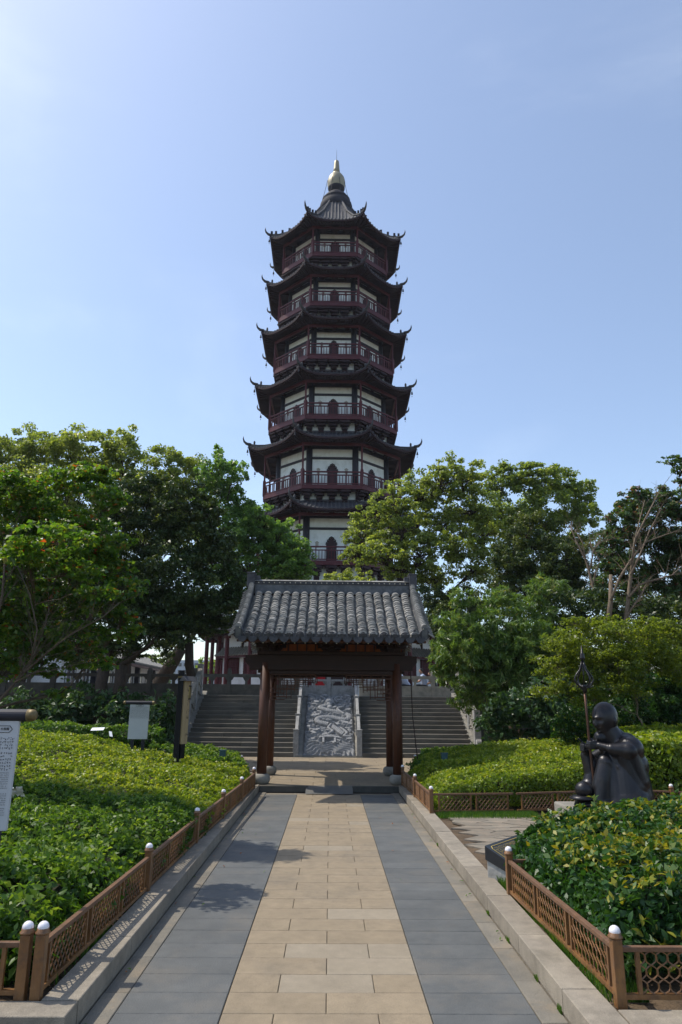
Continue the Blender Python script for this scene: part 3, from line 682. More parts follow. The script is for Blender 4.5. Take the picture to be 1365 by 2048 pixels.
#    floor, balcony apothem, wall apothem, beam h, eave z, eave apothem
for s in range(2, 8):
    zf, b_, wa, bh, ze, ea = ST[s]
    nz = ST[s+1][0] if s < 7 else None
    wtop = (nz-1.0) if nz else ze+.6
    ring_wall(wa, zf-.1, ze+.75 if nz else ze+.4, 'storey_wall', MT['wall'])
    if nz: ring_wall(ST[s+1][2]+.25, ze+.8, nz-.2, 'bracket_wall', MT['wall'])
    # floor slab
    mb = MB()
    for k in range(8):
        hb = b_*T8; hw = (wa-.3)*T8
        mb.add([fp(k,b_,-hb,zf), fp(k,b_,hb,zf), fp(k,wa-.3,hw,zf), fp(k,wa-.3,-hw,zf), fp(k,b_,-hb,zf-.29), fp(k,b_,hb,zf-.29), fp(k,wa-.3,hw,zf-.29), fp(k,wa-.3,-hw,zf-.29)], [(0,1,2,3),(4,7,6,5),(4,5,1,0)])
    mb.build('balcony_floor', MT['red'], pag)
    colr = .23-.008*(s-2)
    for k in range(8):
        hw = wa*T8; hb = b_*T8
        n_, t_ = fr(k); ax = (t_, -n_, Vector((0,0,1)))
        # corner column of the core wall
        pc = fp(k, wa-.03, hw-.02, zf)
        mb = MB(); mb.tube([pc, pc+Vector((0,0,bh+.35))], colr, 10); mb.build('wall_column', MT['black'], pag, smooth=True)
        # wall beams
        mb = MB()
        zb = zf+bh*.76
        mb.bar(fp(k, wa+.02, -hw, zb), fp(k, wa+.02, hw, zb), .1, .16)
        mb.bar(fp(k, wa+.02, -hw, zf+bh+.12), fp(k, wa+.02, hw, zf+bh+.12), .12, .3)
        mb.build('wall_beam', MT['black'], pag)
        if abs(((k+3) % 8)-3) <= 2:
            # doorway
            dw = .34; dh = 1.68 if s < 4 else 1.5*min(1, bh/2.3)
            if k % 2 == 0 or s in (2, 3, 4) or True:
                pts = [(-dw,0),(dw,0),(dw,dh*.72),(dw*.92,dh*.8),(dw*.75,dh*.82),(dw*.72,dh*.9),(dw*.45,dh*.92),(dw*.4,dh*.98),(0,dh*1.03),(-dw*.4,dh*.98),(-dw*.45,dh*.92),(-dw*.72,dh*.9),(-dw*.75,dh*.82),(-dw*.92,dh*.8),(-dw,dh*.72)]
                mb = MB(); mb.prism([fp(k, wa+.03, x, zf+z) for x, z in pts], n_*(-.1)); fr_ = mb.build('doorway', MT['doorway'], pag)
                mb = MB()
                q = [fp(k, wa+.05, x*1.07, zf+z*1.02+.01) for x, z in pts[2:]]
                mb.tube(q, .035, 4); mb.build('door_surround', MT['black'], fr_)
            for sg in (-1, 1):
                x = sg*min(.95, hw*.6)
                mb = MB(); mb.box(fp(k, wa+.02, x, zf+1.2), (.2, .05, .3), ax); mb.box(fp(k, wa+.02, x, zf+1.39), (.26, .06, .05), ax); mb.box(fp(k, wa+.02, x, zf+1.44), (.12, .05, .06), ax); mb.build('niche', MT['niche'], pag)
        # outer post
        pp = fp(k, b_-.07, (b_-.07)*T8, zf)
        mb = MB(); mb.tube([pp, pp+Vector((0,0,bh+.1))], .065, 8); mb.box(pp+Vector((0,0,.5)), (.2, .2, 1.1), ax); mb.box(pp+Vector((0,0,1.08)), (.14, .14, .1), ax); mb.build('balcony_post', MT['red'], pag)
        # railing
        a = b_-.07; h = a*T8-.1; mb = MB(); rh = .9
        for zz, w_ in ((rh, .09), (rh-.22, .065), (.08, .065)): mb.bar(fp(k,a,-h,zf+zz), fp(k,a,h,zf+zz), w_, w_)
        nd = 4
        for j in range(nd+1):
            l = -h+2*h*j/nd; mb.bar(fp(k,a,l,zf+.02), fp(k,a,l,zf+rh), .06, .06, t_)
        nb = int(2*h/.19)
        for j in range(1, nb): l = -h+2*h*j/nb; mb.bar(fp(k,a,l,zf+.08), fp(k,a,l,zf+rh-.22), .045, .045, t_)
        mb.build('railing', MT['red'], pag)
        # eave beam between posts
        mb = MB(); mb.bar(fp(k,a,-a*T8,zf+bh), fp(k,a,a*T8,zf+bh), .1, .2); mb.build('eave_beam', MT['red'], pag)
        mb = MB(); mb.bar(pp+Vector((0,0,bh+.02)), fp(k, wa, wa*T8, zf+bh+.1), .08, .14); mb.build('tie_beam', MT['soffit'], pag)
        for l in (-.5, 0, .5) if s > 4 else (-.62, 0, .62):
            bracket(k, l*hw*1.35, wa, zf+bh+.14, ze+.05, min(1.2, b_-wa+.15), .62, MT['soffit'])
        # brackets under the next balcony
        if nz:
            w2 = ST[s+1][2]+.25; b2 = ST[s+1][1]; hb2 = w2*T8
            for l in (-1, -.5, 0, .5) if s < 4 else (-1, -.5, 0, .5):
                bracket(k, l*hb2, w2, nz-1.05, nz-.3, b2-w2-.05, .86 if s < 5 else .95, MT['soffit'])
    if nz:
        w2 = ST[s+1][2]+.25; z2 = nz-1.05
        prof = [(ea, ze), (ea-(ea-w2)*.3, ze+.22), (ea-(ea-w2)*.55, ze+.48), (ea-(ea-w2)*.8, ze+.78), (w2, z2 if z2-ze < 1.15 else ze+1.1)]
        if z2-ze < 1.0: prof[-1] = (w2, ze+1.0)
        roof(prof, .55, b_, zf+bh+.18)
        mb = MB()
        for k in range(8): mb.bar(fp(k, w2+.06, -(w2+.06)*T8, prof[-1][1]+.06), fp(k, w2+.06, (w2+.06)*T8, prof[-1][1]+.06), .16, .14)
        mb.build('roof_ridge_band', MT['pag_tile'], pag)
    else:
        ro7, P7 = roof([(ea, ze), (4.3, ze+.5), (3.3, 37.15), (2.2, 38.6), (1.15, 40.45)], .62, b_, zf+bh+.2, ribs=.26)
        for k in (-2, -1, 0, 1):
            n0, t0 = fr(k); n1, t1 = fr(k+1); out = (n0+n1).normalized()
            for f_ in (.93, .78, .62, .45):
                p = P7(k, 1, 0)*1; q = P7(k, 1, 1)
                e = p.lerp(q, (1-f_)*3 if (1-f_)*3 < 1 else 1) if f_ > .7 else P7(k, 1, 1).lerp(P7(k, 1, 2), (.7-f_)*3)
                mb = MB(); mb.box(e+Vector((0,0,.28)), (.16, .14, .2)); mb.tube([e, e+Vector((0,0,.25))], .02, 4); mb.build('spotlight', MT['bronze_dark'], ro7)
# finial
fin = MB(); fc = (PC.x+.04, PC.y, 0)
fin.lathe(fc, [(1.1,40.1),(1.32,40.3),(1.36,40.6),(1.30,40.95),(1.12,41.25),(1.16,41.3),(1.16,41.4),(1.0,41.5),(.93,41.72),(.78,41.9),(.62,41.96),(.62,42.04),(.45,42.1),(.42,42.18)], 28)
f1 = fin.build('finial_base', MT['bronze_dark'], pag, smooth=True)
fin = MB(); fin.lathe(fc, [(.42,42.15),(.5,42.22),(.66,42.55),(.74,42.95),(.74,43.25),(.66,43.6),(.5,43.88),(.32,44.05),(.33,44.12)], 28); fin.lathe(fc, [(.31,44.1),(.26,44.5),(.21,45.1),(.19,45.3),(.12,45.38)], 18)
f2 = fin.build('gilt_gourd', MT['gold'], pag, smooth=True)
fin = MB(); fin.lathe(fc, [(.445,42.16),(.53,42.23),(.69,42.55),(.70,42.62)], 28); fin.build('gourd_cup', MT['bronze_dark'], f2, smooth=True)
fin = MB(); fin.tube([(fc[0],fc[1],45.3),(fc[0],fc[1],46.5)], [.02,.008], 5); fin.build('lightning_rod', MT['bronze_dark'], f2)
for k in (-2,-1,0,1):
    n0, _ = fr(k); n1, _ = fr(k+1); out = (n0+n1).normalized(); A = PC+out*.74; A.z = 43.2; B = PC+out*3.9; B.z = 37.1
    pts = [A.lerp(B, t)-Vector((0,0,2.6*math.sin(math.pi*t)**.8*(1-.35*t))) for t in [i/12 for i in range(13)]]
    mb = MB(); mb.tube(pts, .018, 4, cap=False); mb.build('chain', MT['bronze_dark'], pag)
# ground storey with ambulatory
ring_wall(4.5, 7.2, 9.99, 'storey_wall', MT['wall'])
roof([(8.7, 5.75), (7.6, 6.1), (6.6, 6.6), (5.4, 7.4), (4.6, 8.2)], .6, 7.8, 5.6)
for k in range(8):
    for l in (-1, -.5, 0, .5): bracket(k, l*4.5*T8, 4.5, 9.1, 10.0, .6, .86, MT['soffit'])
    mb = MB(); mb.bar(fp(k, 4.6, -4.6*T8, 8.9), fp(k, 4.6, 4.6*T8, 8.9), .25, .14); mb.build('wall_beam', MT['wall'], pag)
GW = 6.9
for k in range(8):
    h = GW*T8; n_, t_ = fr(k); ax = (t_, -n_, Vector((0,0,1)))
    mb = MB(); mb.add([fp(k,GW,-h,SZ), fp(k,GW,h,SZ), fp(k,GW,h,5.7), fp(k,GW,-h,5.7)], [(0,1,2,3)]); mb.build('ground_wall', MT['wall_white'], pag)
    mb = MB()
    for l in (-1.75, 0, 1.75):
        mb.box(fp(k, GW+.04, l, 3.68), (1.25, .08, 1.05), ax)
    win = mb.build('lattice_window', MT['red2'], pag)
    mb = MB()
    for l in (-1.75, 0, 1.75):
        for i in range(8): mb.box(fp(k, GW+.095, l-.56+i*.16, 3.68), (.03, .03, 1.0), ax)
        for i in range(7): mb.box(fp(k, GW+.10, l, 3.2+i*.16), (1.2, .03, .03), ax)
    mb.build('lattice', MT['red'], win)
    # pent roof with tile rows
    mb = MB(); mb.add([fp(k,GW+.5,-(GW+.5)*T8,4.35), fp(k,GW+.5,(GW+.5)*T8,4.35), fp(k,GW,h,4.85), fp(k,GW,-h,4.85)], [(0,1,2,3),(3,2,1,0)])
    for j in range(-11, 12):
        l = j*.26; mb.tube([fp(k,GW+.54,l,4.36), fp(k,GW,l*.96,4.88)], .06, 6)
    mb.build('pent_roof', MT['rooftile'], pag)
    mb = MB(); mb.bar(fp(k,GW+.4,-(GW+.4)*T8,4.27), fp(k,GW+.4,(GW+.4)*T8,4.27), .1, .12); mb.build('eave_beam', MT['red'], pag)
    for a, l in ((7.9, 1.0), (7.9, .35), (7.9, -.35), (7.15, 1.0)):
        p = fp(k, a, l*a*T8, SZ); mb = MB(); mb.tube([p, p+Vector((0,0,3.9))], .13, 12); mb.lathe(p, [(.2,0),(.22,.1),(.16,.22)], 12)
        mb.box(p+Vector((0,0,3.6)), (.5, .14, .16), ax); mb.build('ground_column', MT['red'], pag, smooth=False)
mb = MB(); mb.box((-.03, 41.6, SZ+1.3), (1.6, .1, 2.6)); mb.build('entrance_door', MT['doorway'], pag)
# ------------------------------------------------------------------ red draped table + people
rtb = thing('draped_table', 'low table draped in red cloth behind the central balustrade', 'table', (-.42, 30.2, SZ))
mb = MB(); mb.box((-.42, 30.2, SZ+.45), (.42, .4, .9), taper=.95); mb.build('red_drape', MT['cloth_red'], rtb)
mb = MB(); mb.box((-.42, 30.2, SZ+.92), (.46, .44, .04)); mb.build('table_top', MT['wood_dark'], rtb)
def fuse(mb, name, m_, parent, vox=.02, smooth=2, origin=None):
    o = mb.build(name, m_, parent, origin)
    r_ = o.modifiers.new('remesh', 'REMESH'); r_.mode = 'VOXEL'; r_.voxel_size = vox; r_.use_smooth_shade = True
    sm = o.modifiers.new('smooth', 'SMOOTH'); sm.iterations = smooth; sm.factor = .6
    dg = bpy.context.evaluated_depsgraph_get(); me = bpy.data.meshes.new_from_object(o.evaluated_get(dg)); o.modifiers.clear(); o.data = me
    me.polygons.foreach_set('use_smooth', [True]*len(me.polygons))
    if not me.materials: me.materials.append(m_)
    return o
def cap(mb, p, q, r0, r1, n=10):
    p, q = Vector(p), Vector(q); n = max(n, 10)+(12 if n == 14 else 0); mb.tube([p, q], [r0, r1], n); mb.ball(p, r0, n); mb.ball(q, r1, n)
def seated(label, x, Y, z, lean, face, shirt, dark_hair_long=False, s=1.):
    """seated figure facing -x (face=-1) or +x"""
    t = thing('person', label, 'person', (x, Y, z))
    def p(a, b_, c): return Vector((x+face*a*s, Y+b_*s, z+c*s))
    hip = p(0, 0, .48); ch = p(.05+lean*.28, 0, .88); nk = p(.07+lean*.42, 0, 1.04); hd = p(.12+lean*.55, 0, 1.18)
    b = MB(); cap(b, hip, ch, .13*s, .13*s); cap(b, ch, nk, .11*s, .05*s); cap(b, nk, hd, .05*s, .06*s); b.ball(hd, (.085*s, .075*s, .11*s), 14); b.ball(hd+Vector((face*.085*s, 0, -.01*s)), .02*s, 6)
    for sg in (-1, 1):
        b.ball(hd+Vector((0, sg*.078*s, -.01)), .02*s, 6)
        sh = p(.05+lean*.36, sg*.17, .97); el = p(.22+lean*.3, sg*.2, .72); wr = p(.42, sg*.1, .66)
        cap(b, sh, el, .05*s, .042*s); cap(b, el, wr, .04*s, .03*s); b.ball(wr+Vector((face*.05*s,0,0)), (.05*s,.03*s,.025*s), 8)
        kn = p(.45, sg*.12, .5); an = p(.42, sg*.12, .08)
        cap(b, hip+Vector((0, sg*.08*s, 0)), kn, .085*s, .06*s); cap(b, kn, an, .055*s, .04*s); cap(b, an, p(.56, sg*.12, .04), .045*s, .035*s)
    fuse(b, 'body', MT['skin'], t, .018*s)
    b = MB(); cap(b, hip+Vector((0,0,.03)), ch, .15*s, .155*s); cap(b, ch, nk-Vector((0,0,.04)), .13*s, .08*s)
    for sg in (-1, 1):
        sh = p(.05+lean*.36, sg*.17, .97); el = p(.22+lean*.3, sg*.2, .72); cap(b, ch+Vector((0,0,.06*s)), sh, .08*s, .07*s); cap(b, sh, sh.lerp(el, .7), .068*s, .062*s)
    fuse(b, 'shirt', MT[shirt], t, .018*s)
    b = MB(); cap(b, hip, hip+Vector((0,0,.04)), .155*s, .14*s)
    for sg in (-1, 1):
        kn = p(.45, sg*.12, .5); an = p(.42, sg*.12, .12); cap(b, hip+Vector((0, sg*.08*s, 0)), kn, .10*s, .075*s); cap(b, kn, an, .07*s, .055*s)
    fuse(b, 'trousers', MT['cloth_dark'], t, .018*s)
    b = MB(); b.ball(hd+Vector((-face*.02*s, 0, .03*s)), (.09*s, .083*s, .10*s), 12)
    if dark_hair_long: cap(b, hd-Vector((face*.05*s,0,0)), nk-Vector((face*.08*s,0,.1*s)), .08*s, .06*s)
    b.build('hair', MT['hair'], t, smooth=True)
    return t
seated('person in a pale blue shirt bending forward on the bench, nearest the gate column', 3.62, 33.5, SZ+.04, 1.0, -1, 'shirt_blue')
seated('person in a pale blue shirt sitting upright on the bench beside the white wall', 4.42, 33.5, SZ+.04, .1, -1, 'shirt_blue')
seated('person in dark clothes with long dark hair on the bench next to the bamboo', 4.88, 33.5, SZ, .2, -1, 'cloth_dark', True, .92)
bn = thing('bench', 'stone bench behind the balustrade with three people seated on it', 'bench', (4.2, 33.5, SZ))
mb = MB(); mb.box((4.25, 33.5, SZ+.4), (2.2, .4, .08)); mb.build('seat', MT['stone'], bn)
for x in (3.4, 5.1): mb = MB(); mb.box((x, 33.5, SZ+.18), (.15, .35, .36)); mb.build('leg', MT['stone'], bn)
# ------------------------------------------------------------------ GATE
GX, GZ = .015, .112
gate = thing('gate_pavilion', 'timber gate pavilion with grey tiled roof standing over the path', 'gate', (GX, 15.35, GZ))
Y0, Y1 = 14.5, 16.2
for x in (-1.335, 1.335):
    for y in (Y0, Y1):
        mb = MB(); mb.tube([(GX+x, y, GZ+.12), (GX+x, y, 2.42)], .098, 16); c = mb.build('column', MT['wood'], gate, smooth=True)
        mb = MB(); mb.lathe((GX+x, y, GZ), [(.13,0),(.165,.05),(.175,.1),(.16,.16),(.115,.19)], 20); mb.build('base_stone', MT['stone'], c, smooth=True)
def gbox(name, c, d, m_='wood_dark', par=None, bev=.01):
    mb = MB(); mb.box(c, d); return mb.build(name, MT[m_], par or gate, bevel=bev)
for y in (Y0, Y1):
    gbox('lintel', (GX, y, 2.43), (3.3, .16, .30))
    gbox('lower_beam', (GX, y, 2.235), (2.5, .1, .07))
    gbox('upper_beam', (GX, y, 2.62), (3.0, .2, .07))
    for sg in (-1, 1):
        mb = MB(); mb.prism([(GX+sg*1.6, y-.07, 2.57), (GX+sg*1.74, y-.07, 2.57), (GX+sg*1.74, y-.07, 2.44), (GX+sg*1.62, y-.07, 2.30), (GX+sg*1.42, y-.07, 2.27)], (0, .14, 0)); mb.build('beam_end', MT['wood_dark'], gate)
for x in (-1.335, 1.335):
    gbox('side_beam', (GX+x, 15.35, 2.40), (.14, 1.7, .24)); gbox('tie_beam', (GX+x, 15.35, 2.95), (.16, 2.9, .14)); gbox('king_post', (GX+x, 15.35, 3.4), (.13, .13, .9))
gbox('ridge_beam', (GX, 15.35, 3.86), (3.5, .16, .18)); 
for y in (13.95, 16.75): gbox('purlin', (GX, y, 2.96), (3.5, .13, .13))
for y in (14.6, 16.1): gbox('purlin', (GX, y, 3.33), (3.5, .13, .13))
# bracket sets
def dougong(x, y, sg, w_=.62):
    t_ = MB()
    t_.box((x, y, 2.69), (.15, .15, .09)); t_.box((x, y, 2.76), (w_*.62, .09, .07)); t_.box((x, y+sg*.1, 2.77), (.09, .5, .07))
    for k in (-1, 0, 1): t_.box((x+k*w_*.27, y, 2.82), (.11, .12, .05))
    t_.box((x, y, 2.87), (w_, .09, .07)); t_.box((x, y+sg*.16, 2.88), (.09, .74, .07))
    for k in (-1, 0, 1): t_.box((x+k*w_*.44, y, 2.93), (.11, .12, .05)); t_.box((x+k*w_*.30, y+sg*.22, 2.86), (.1, .12, .06)); t_.box((x+k*w_*.36, y+sg*.36, 2.93), (.1, .11, .05))
    t_.box((x, y+sg*.22, 2.83), (w_*.7, .08, .05)); t_.box((x, y+sg*.36, 2.90), (w_*.85, .08, .05))
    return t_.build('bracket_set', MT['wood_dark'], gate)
for y, sg in ((Y0, -1), (Y1, 1)):
    for x in (-1.335, 0, 1.335): dougong(GX+x, y, sg)
for x in (-1.335, 1.335):
    mb = MB(); mb.lathe((GX+x, Y0-.03, 2.585), [(.05,0),(.06,.02),(.045,.05)], 8); mb.build('beam_cap', MT['bead'], gate)
# orange panelled frieze (rear) and boards
for sg in (-1, 1):
    mb = MB(); mb.box((GX+sg*.67, Y1, 2.79), (1.04, .03, .27)); fz = mb.build('frieze_board', MT['wood_orange'], gate)
    mb = MB(); mb.box((GX+sg*.67, Y0+.55, 3.02), (1.04, .02, .12)); 
    for k in range(6): mb = MB(); mb.box((GX+sg*.67-.52+k*.208, Y1-.03, 2.79), (.035, .04, .27)); mb.build('batten', MT['wood'], fz)
# curved roof surface
def rz(y):   # top surface height of slope by distance from the ridge
    s = min(1, abs(y-15.4)/2.0); return 4.04-1.42*s+.26*s*s*1.0 if True else 0
EY0, EY1 = 13.40, 17.40; XL, XR = GX-1.75, GX+1.75
for sg in (-1, 1):
    mb = MB(); n = 12
    for i in range(n):
        y0 = 15.4+sg*2.0*i/n; y1 = 15.4+sg*2.0*(i+1)/n
        mb.add([(XL, y0, rz(y0)-.08), (XR, y0, rz(y0)-.08), (XR, y1, rz(y1)-.08), (XL, y1, rz(y1)-.08)], [(0,1,2,3)])
        mb.add([(XL, y0, rz(y0)-.11), (XR, y0, rz(y0)-.11), (XR, y1, rz(y1)-.11), (XL, y1, rz(y1)-.11)], [(3,2,1,0)])
    mb.build('roof_boarding', MT['wood_orange'], gate)
    for j in range(17):
        x = XL+.1+j*(XR-XL-.2)/16; mb = MB()
        for i in range(4):
            y0 = 15.4+sg*(.05+1.88*i/4); y1 = 15.4+sg*(.05+1.88*(i+1)/4)
            mb.bar((x, y0, rz(y0)-.145), (x, y1, rz(y1)-.145), .055, .06)
        mb.build('rafter', MT['wood'], gate)
    gbox('eave_board', (GX, 15.4+sg*1.97, rz(13.42)-.11), (3.6, .03, .05), 'wood')
# tiles
NC = 17; PIT = (XR-XL-.12)/NC; NR = 23
def arc_tile(r, L, th, a0=0.12, n=6, tilt=.0):
    mb = MB(); vs = []
    for (yy, rr, zz) in ((-L/2, r, 0), (L/2, r*.93, 0), (-L/2, r-th, 0)):
        for i in range(n+1):
            a = math.pi*(a0+(1-2*a0)*i/n); vs.append((rr*math.cos(a), yy, rr*math.sin(a)*.85+zz))
    fs = []
    for i in range(n): fs.append((i, i+1, n+1+i+1, n+1+i)); fs.append((2*(n+1)+i, 2*(n+1)+i+1, i+1, i))
    mb.add(vs, fs); return mb
tm = arc_tile(.086, .16, .036).mesh('tile', MT['rooftile'], smooth=False)
pan = arc_tile(.075, .13, .013, .1, 4)
rng_t = random.Random(3)
def slope_pt(f_, sg):
    y = 15.4+sg*(.10+1.93*f_); dz = (rz(y+sg*.01)-rz(y))/(.01)   # dz per metre outward
    return y, rz(y), math.atan(dz)
sf = MB()
for sg in (-1, 1):
    for c in range(NC):
        x0 = XL+.06+(c+.5)*PIT
        for r in range(NR):
            f_ = 1-(r+.3)/NR*1.0
            y, z, an = slope_pt(f_, sg)
            j = (rng_t.gauss(0,.005)+.006*math.sin(r*.5+c), rng_t.gauss(0,.009), rng_t.gauss(0,.004)); rot = (-sg*an*-1 if False else 0, 0, 0)
            tilt = (an if sg > 0 else -an)-.24
            eul = (tilt+rng_t.gauss(0,.045), rng_t.gauss(0,.05), rng_t.gauss(0,.04)+(math.pi if sg > 0 else 0))
            if sg > 0: eul = (-an*1-.09, 0, math.pi)
            loc = (x0+j[0], y+j[1], z-.01+j[2])
            if sg < 0 and r < 17:
                inst('tile', tm, gate, loc, eul)
            else:
                Mx = Matrix.Translation(loc) @ __import__('mathutils').Euler(eul).to_matrix().to_4x4()
                sf.add([Mx @ v.co for v in tm.vertices], [tuple(p.vertices) for p in tm.polygons])
o = sf.build('upper_tiles', MT['rooftile'], gate); o['kind'] = 'stuff'
sf = MB()
for sg in (-1, 1):
    for c in range(NC+1):
        x0 = XL+.06+c*PIT
        for r in range(NR):
            y, z, an = slope_pt(1-(r+.3)/NR, sg); zz = z-.045+rng_t.gauss(0,.003); w_ = PIT*.5; sl = .022
            pts = [(x0-w_, y-sg*-.0, zz+.03), (x0, y, zz-.005), (x0+w_, y, zz+.03)]
            y2 = y-sg*.085; z2 = zz+math.tan(-an)*.085-.004 if True else 0
            vs = [(p[0], p[1]+sg*.0, p[2]) for p in pts]+[(p[0], y2, p[2]+(z2-zz)) for p in pts]+[(p[0], p[1], p[2]-.018) for p in pts]
            sf.add(vs, [(0,1,4,3),(1,2,5,4),(6,7,1,0),(7,8,2,1)])
o = sf.build('pan_tiles', MT['rooftile'], gate); o['kind'] = 'stuff'
for c in range(NC):
    x0 = XL+.06+(c+.5)*PIT
    for sg in (-1,) :
        ye = 15.4+sg*2.06; ze = rz(13.4)-.01
        mb = MB(); mb.tube([(x0, ye, ze+.005), (x0, ye+.06, ze+.02)], .078, 14); mb.tube([(x0, ye-.012, ze+.0), (x0, ye, ze+.005)], [.05,.055], 12); mb.build('end_tile', MT['roofdark'], gate)
        mb = MB(); mb.lathe((x0, ye+.16, ze+.10), [(.018,0),(.024,.02),(.026,.04),(.012,.06)], 8); mb.build('tile_nail_cap', MT['roofdark'], gate, smooth=True)
for c in range(NC+1):
    x0 = XL+.06+c*PIT; ye = 15.4-2.07; ze = rz(13.4)-.03
    mb = MB(); mb.prism([(x0+.085*math.cos(a), ye, ze-.105*abs(math.sin(a))**.8) for a in [math.pi*i/8 for i in range(9)]], (0, .02, -.004)); mb.build('drip_tile', MT['roofdark'], gate)
    mb = MB(); mb.ball((x0, ye+.05, ze-.115), .011, 6); mb.build('bead', MT['bead'], gate)
# ridge
gbox('ridge_wall', (GX, 15.4, 4.06), (3.42, .16, .22), 'ridge'); gbox('ridge_band', (GX, 15.4, 4.195), (3.46, .2, .07), 'roofdark')
for i in range(12):
    mb = MB(); xa = GX-1.73+i*3.46/12; mb.prism([(xa, 15.4-.12, 4.232), (xa, 15.4-.07, 4.262), (xa, 15.4+.07, 4.262), (xa, 15.4+.12, 4.232)], (3.46/12-.006, 0, 0)); mb.build('ridge_cap_tile', MT['rooftile'], gate)
mb = MB()
for i in range(29): mb.ball((GX-1.62+i*3.24/28, 15.295, 4.195), .0135, 6)
mb.build('ridge_beads', MT['bead'], gate)
for sg in (-1, 1):
    mb = MB(); mb.box((GX+sg*1.79, 15.4, 4.24), (.17, .28, .30)); mb.box((GX+sg*1.79, 15.4, 4.405), (.19, .30, .035)); mb.box((GX+sg*1.66, 15.4, 4.27), (.12, .2, .16)); mb.build('ridge_end_block', MT['roofdark'], gate, bevel=.01)
    for s2 in (-1, 1):
        # gable ridge running down the edge of the slope
        mb = MB(); cap_ = MB(); bd = MB(); N = 9
        for i in range(N):
            y0 = 15.4+s2*(.05+2.0*i/N); y1 = 15.4+s2*(.05+2.0*(i+1)/N)
            mb.bar((GX+sg*1.77, y0, rz(y0)+.04), (GX+sg*1.77, y1, rz(y1)+.04), .10, .24)
        mb.build('gable_ridge', MT['ridge'], gate)
        if s2 < 0:
            for i in range(26):
                f_ = i/25; y = 15.4+s2*(.1+1.93*f_); mb = MB(); z = rz(y)+.165
                mb.tube([(GX+sg*1.77, y-.04, z-.005), (GX+sg*1.77, y+.045, z+.02)], [.062,.055], 10); mb.build('gable_cap_tile', MT['rooftile'], gate)
                mb = MB(); mb.ball((GX+sg*1.74, y-.05, z-.03), .014, 6); mb.build('bead', MT['bead'], gate)
            y = 13.36; mb = MB(); mb.tube([(GX+sg*1.77, y, rz(13.4)+.03), (GX+sg*1.77, y+.1, rz(13.4)+.06)], .1, 14); mb.ball((GX+sg*1.77, y+.1, rz(13.4)+.2), .05, 8); mb.build('end_tile', MT['roofdark'], gate)
        for i in range(20):   # outer hanging tiles
            f_ = i/19; y = 15.4+s2*(.1+1.93*f_)
            mb = MB(); mb.bar((GX+sg*1.84, y, rz(y)+.05), (GX+sg*1.95, y, rz(y)-.02), .1, .025, (0,0,1)); mb.build('side_tile', MT['rooftile'], gate)
# gable triangle boards
for sg in (-1, 1):
    mb = MB(); ys = [13.55+i*(17.25-13.55)/14 for i in range(15)]
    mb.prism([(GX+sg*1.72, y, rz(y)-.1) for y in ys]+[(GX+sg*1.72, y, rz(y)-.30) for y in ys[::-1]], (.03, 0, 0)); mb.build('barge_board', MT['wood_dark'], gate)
# fretwork under the lintel
for sg in (-1, 1):
    for y in (Y0+.0, Y1):
        mb = MB(); xo = GX+sg*1.23
        def hb(x0, x1, z): mb.bar((xo-sg*x0, y, z), (xo-sg*x1, y, z), .022, .018)
        def vb(x, z0, z1): mb.bar((xo-sg*x, y, z0), (xo-sg*x, y, z1), .022, .018, (1,0,0))
        hb(0, .92, 2.19); hb(0, .86, 2.12); hb(0, .34, 1.76); hb(0, .5, 1.92); hb(.1, .72, 2.04); vb(.0, 1.7, 2.2); vb(.92, 2.04, 2.2); vb(.72, 1.98, 2.2); vb(.5, 1.86, 2.16); vb(.34, 1.72, 2.1); vb(.18, 1.76, 2.2); vb(.1, 1.84, 2.04); vb(.6, 2.04, 2.2); vb(.26, 1.92, 2.12); hb(0, .18, 1.84); hb(.26, .6, 1.98); hb(.5, .86, 2.08); hb(0,.2,1.7); vb(.42, 2.04, 2.2); vb(.82, 2.08, 2.2)
        mb.build('fretwork', MT['wood'], gate)
mb = MB(); mb.tube([(1.68, 15.0, 2.5), (1.70, 14.9, 1.4), (1.76, 14.7, .6), (1.82, 14.6, .1)], .012, 5); tag(mb.build('hanging_cable', MT['wood_dark'], None, (1.7, 14.9, .1)), 'thin dark cable hanging down beside the right gate column', 'cable')
# ------------------------------------------------------------------ FENCES
def ogee(mb, p, q, z0, z1, pitch, r, wavy=True):
    p, q = Vector(p), Vector(q); L = (q-p).length; d = (q-p)/L; nseg = 6 if wavy else 2; Hh = z1-z0
    n = Vector((0,0,1)).cross(d)
    for sg in (-1, 1):
        k = -int(Hh/pitch)-1
        while k*pitch < L+Hh:
            pts = []
            N = 16 if wavy else 3
            for i in range(N+1):
                z = Hh*i/N; x = k*pitch+sg*z*.9 if sg > 0 else k*pitch+(-z*.9)+0
                x = k*pitch+sg*z*.9
                if wavy: x += .012*math.sin(z/Hh*2*math.pi*3.0)*sg
                pts.append((x, z))
            run = []
            def flush():
                if len(run) > 1: mb.tube([p+d*a+Vector((0,0,z0+b_))+n*(.002*sg) for a, b_ in run], r, 4, cap=False)
                run.clear()
            for i in range(len(pts)-1):
                a, b_ = pts[i], pts[i+1]
                lo, hi = min(a[0], b_[0]), max(a[0], b_[0])
                if lo >= 0 and hi <= L:
                    if not run: run.append(a)
                    run.append(b_)
                elif hi > 0 and lo < L and hi-lo > 1e-6:
                    t0 = (max(0, min(L, a[0]))-a[0])/(b_[0]-a[0]); t1 = (max(0, min(L, b_[0]))-a[0])/(b_[0]-a[0])
                    A = (a[0]+(b_[0]-a[0])*t0, a[1]+(b_[1]-a[1])*t0); B = (a[0]+(b_[0]-a[0])*t1, a[1]+(b_[1]-a[1])*t1)
                    if not run: run.append(A)
                    run.append(B); flush()
                else: flush()
            flush(); k += 1
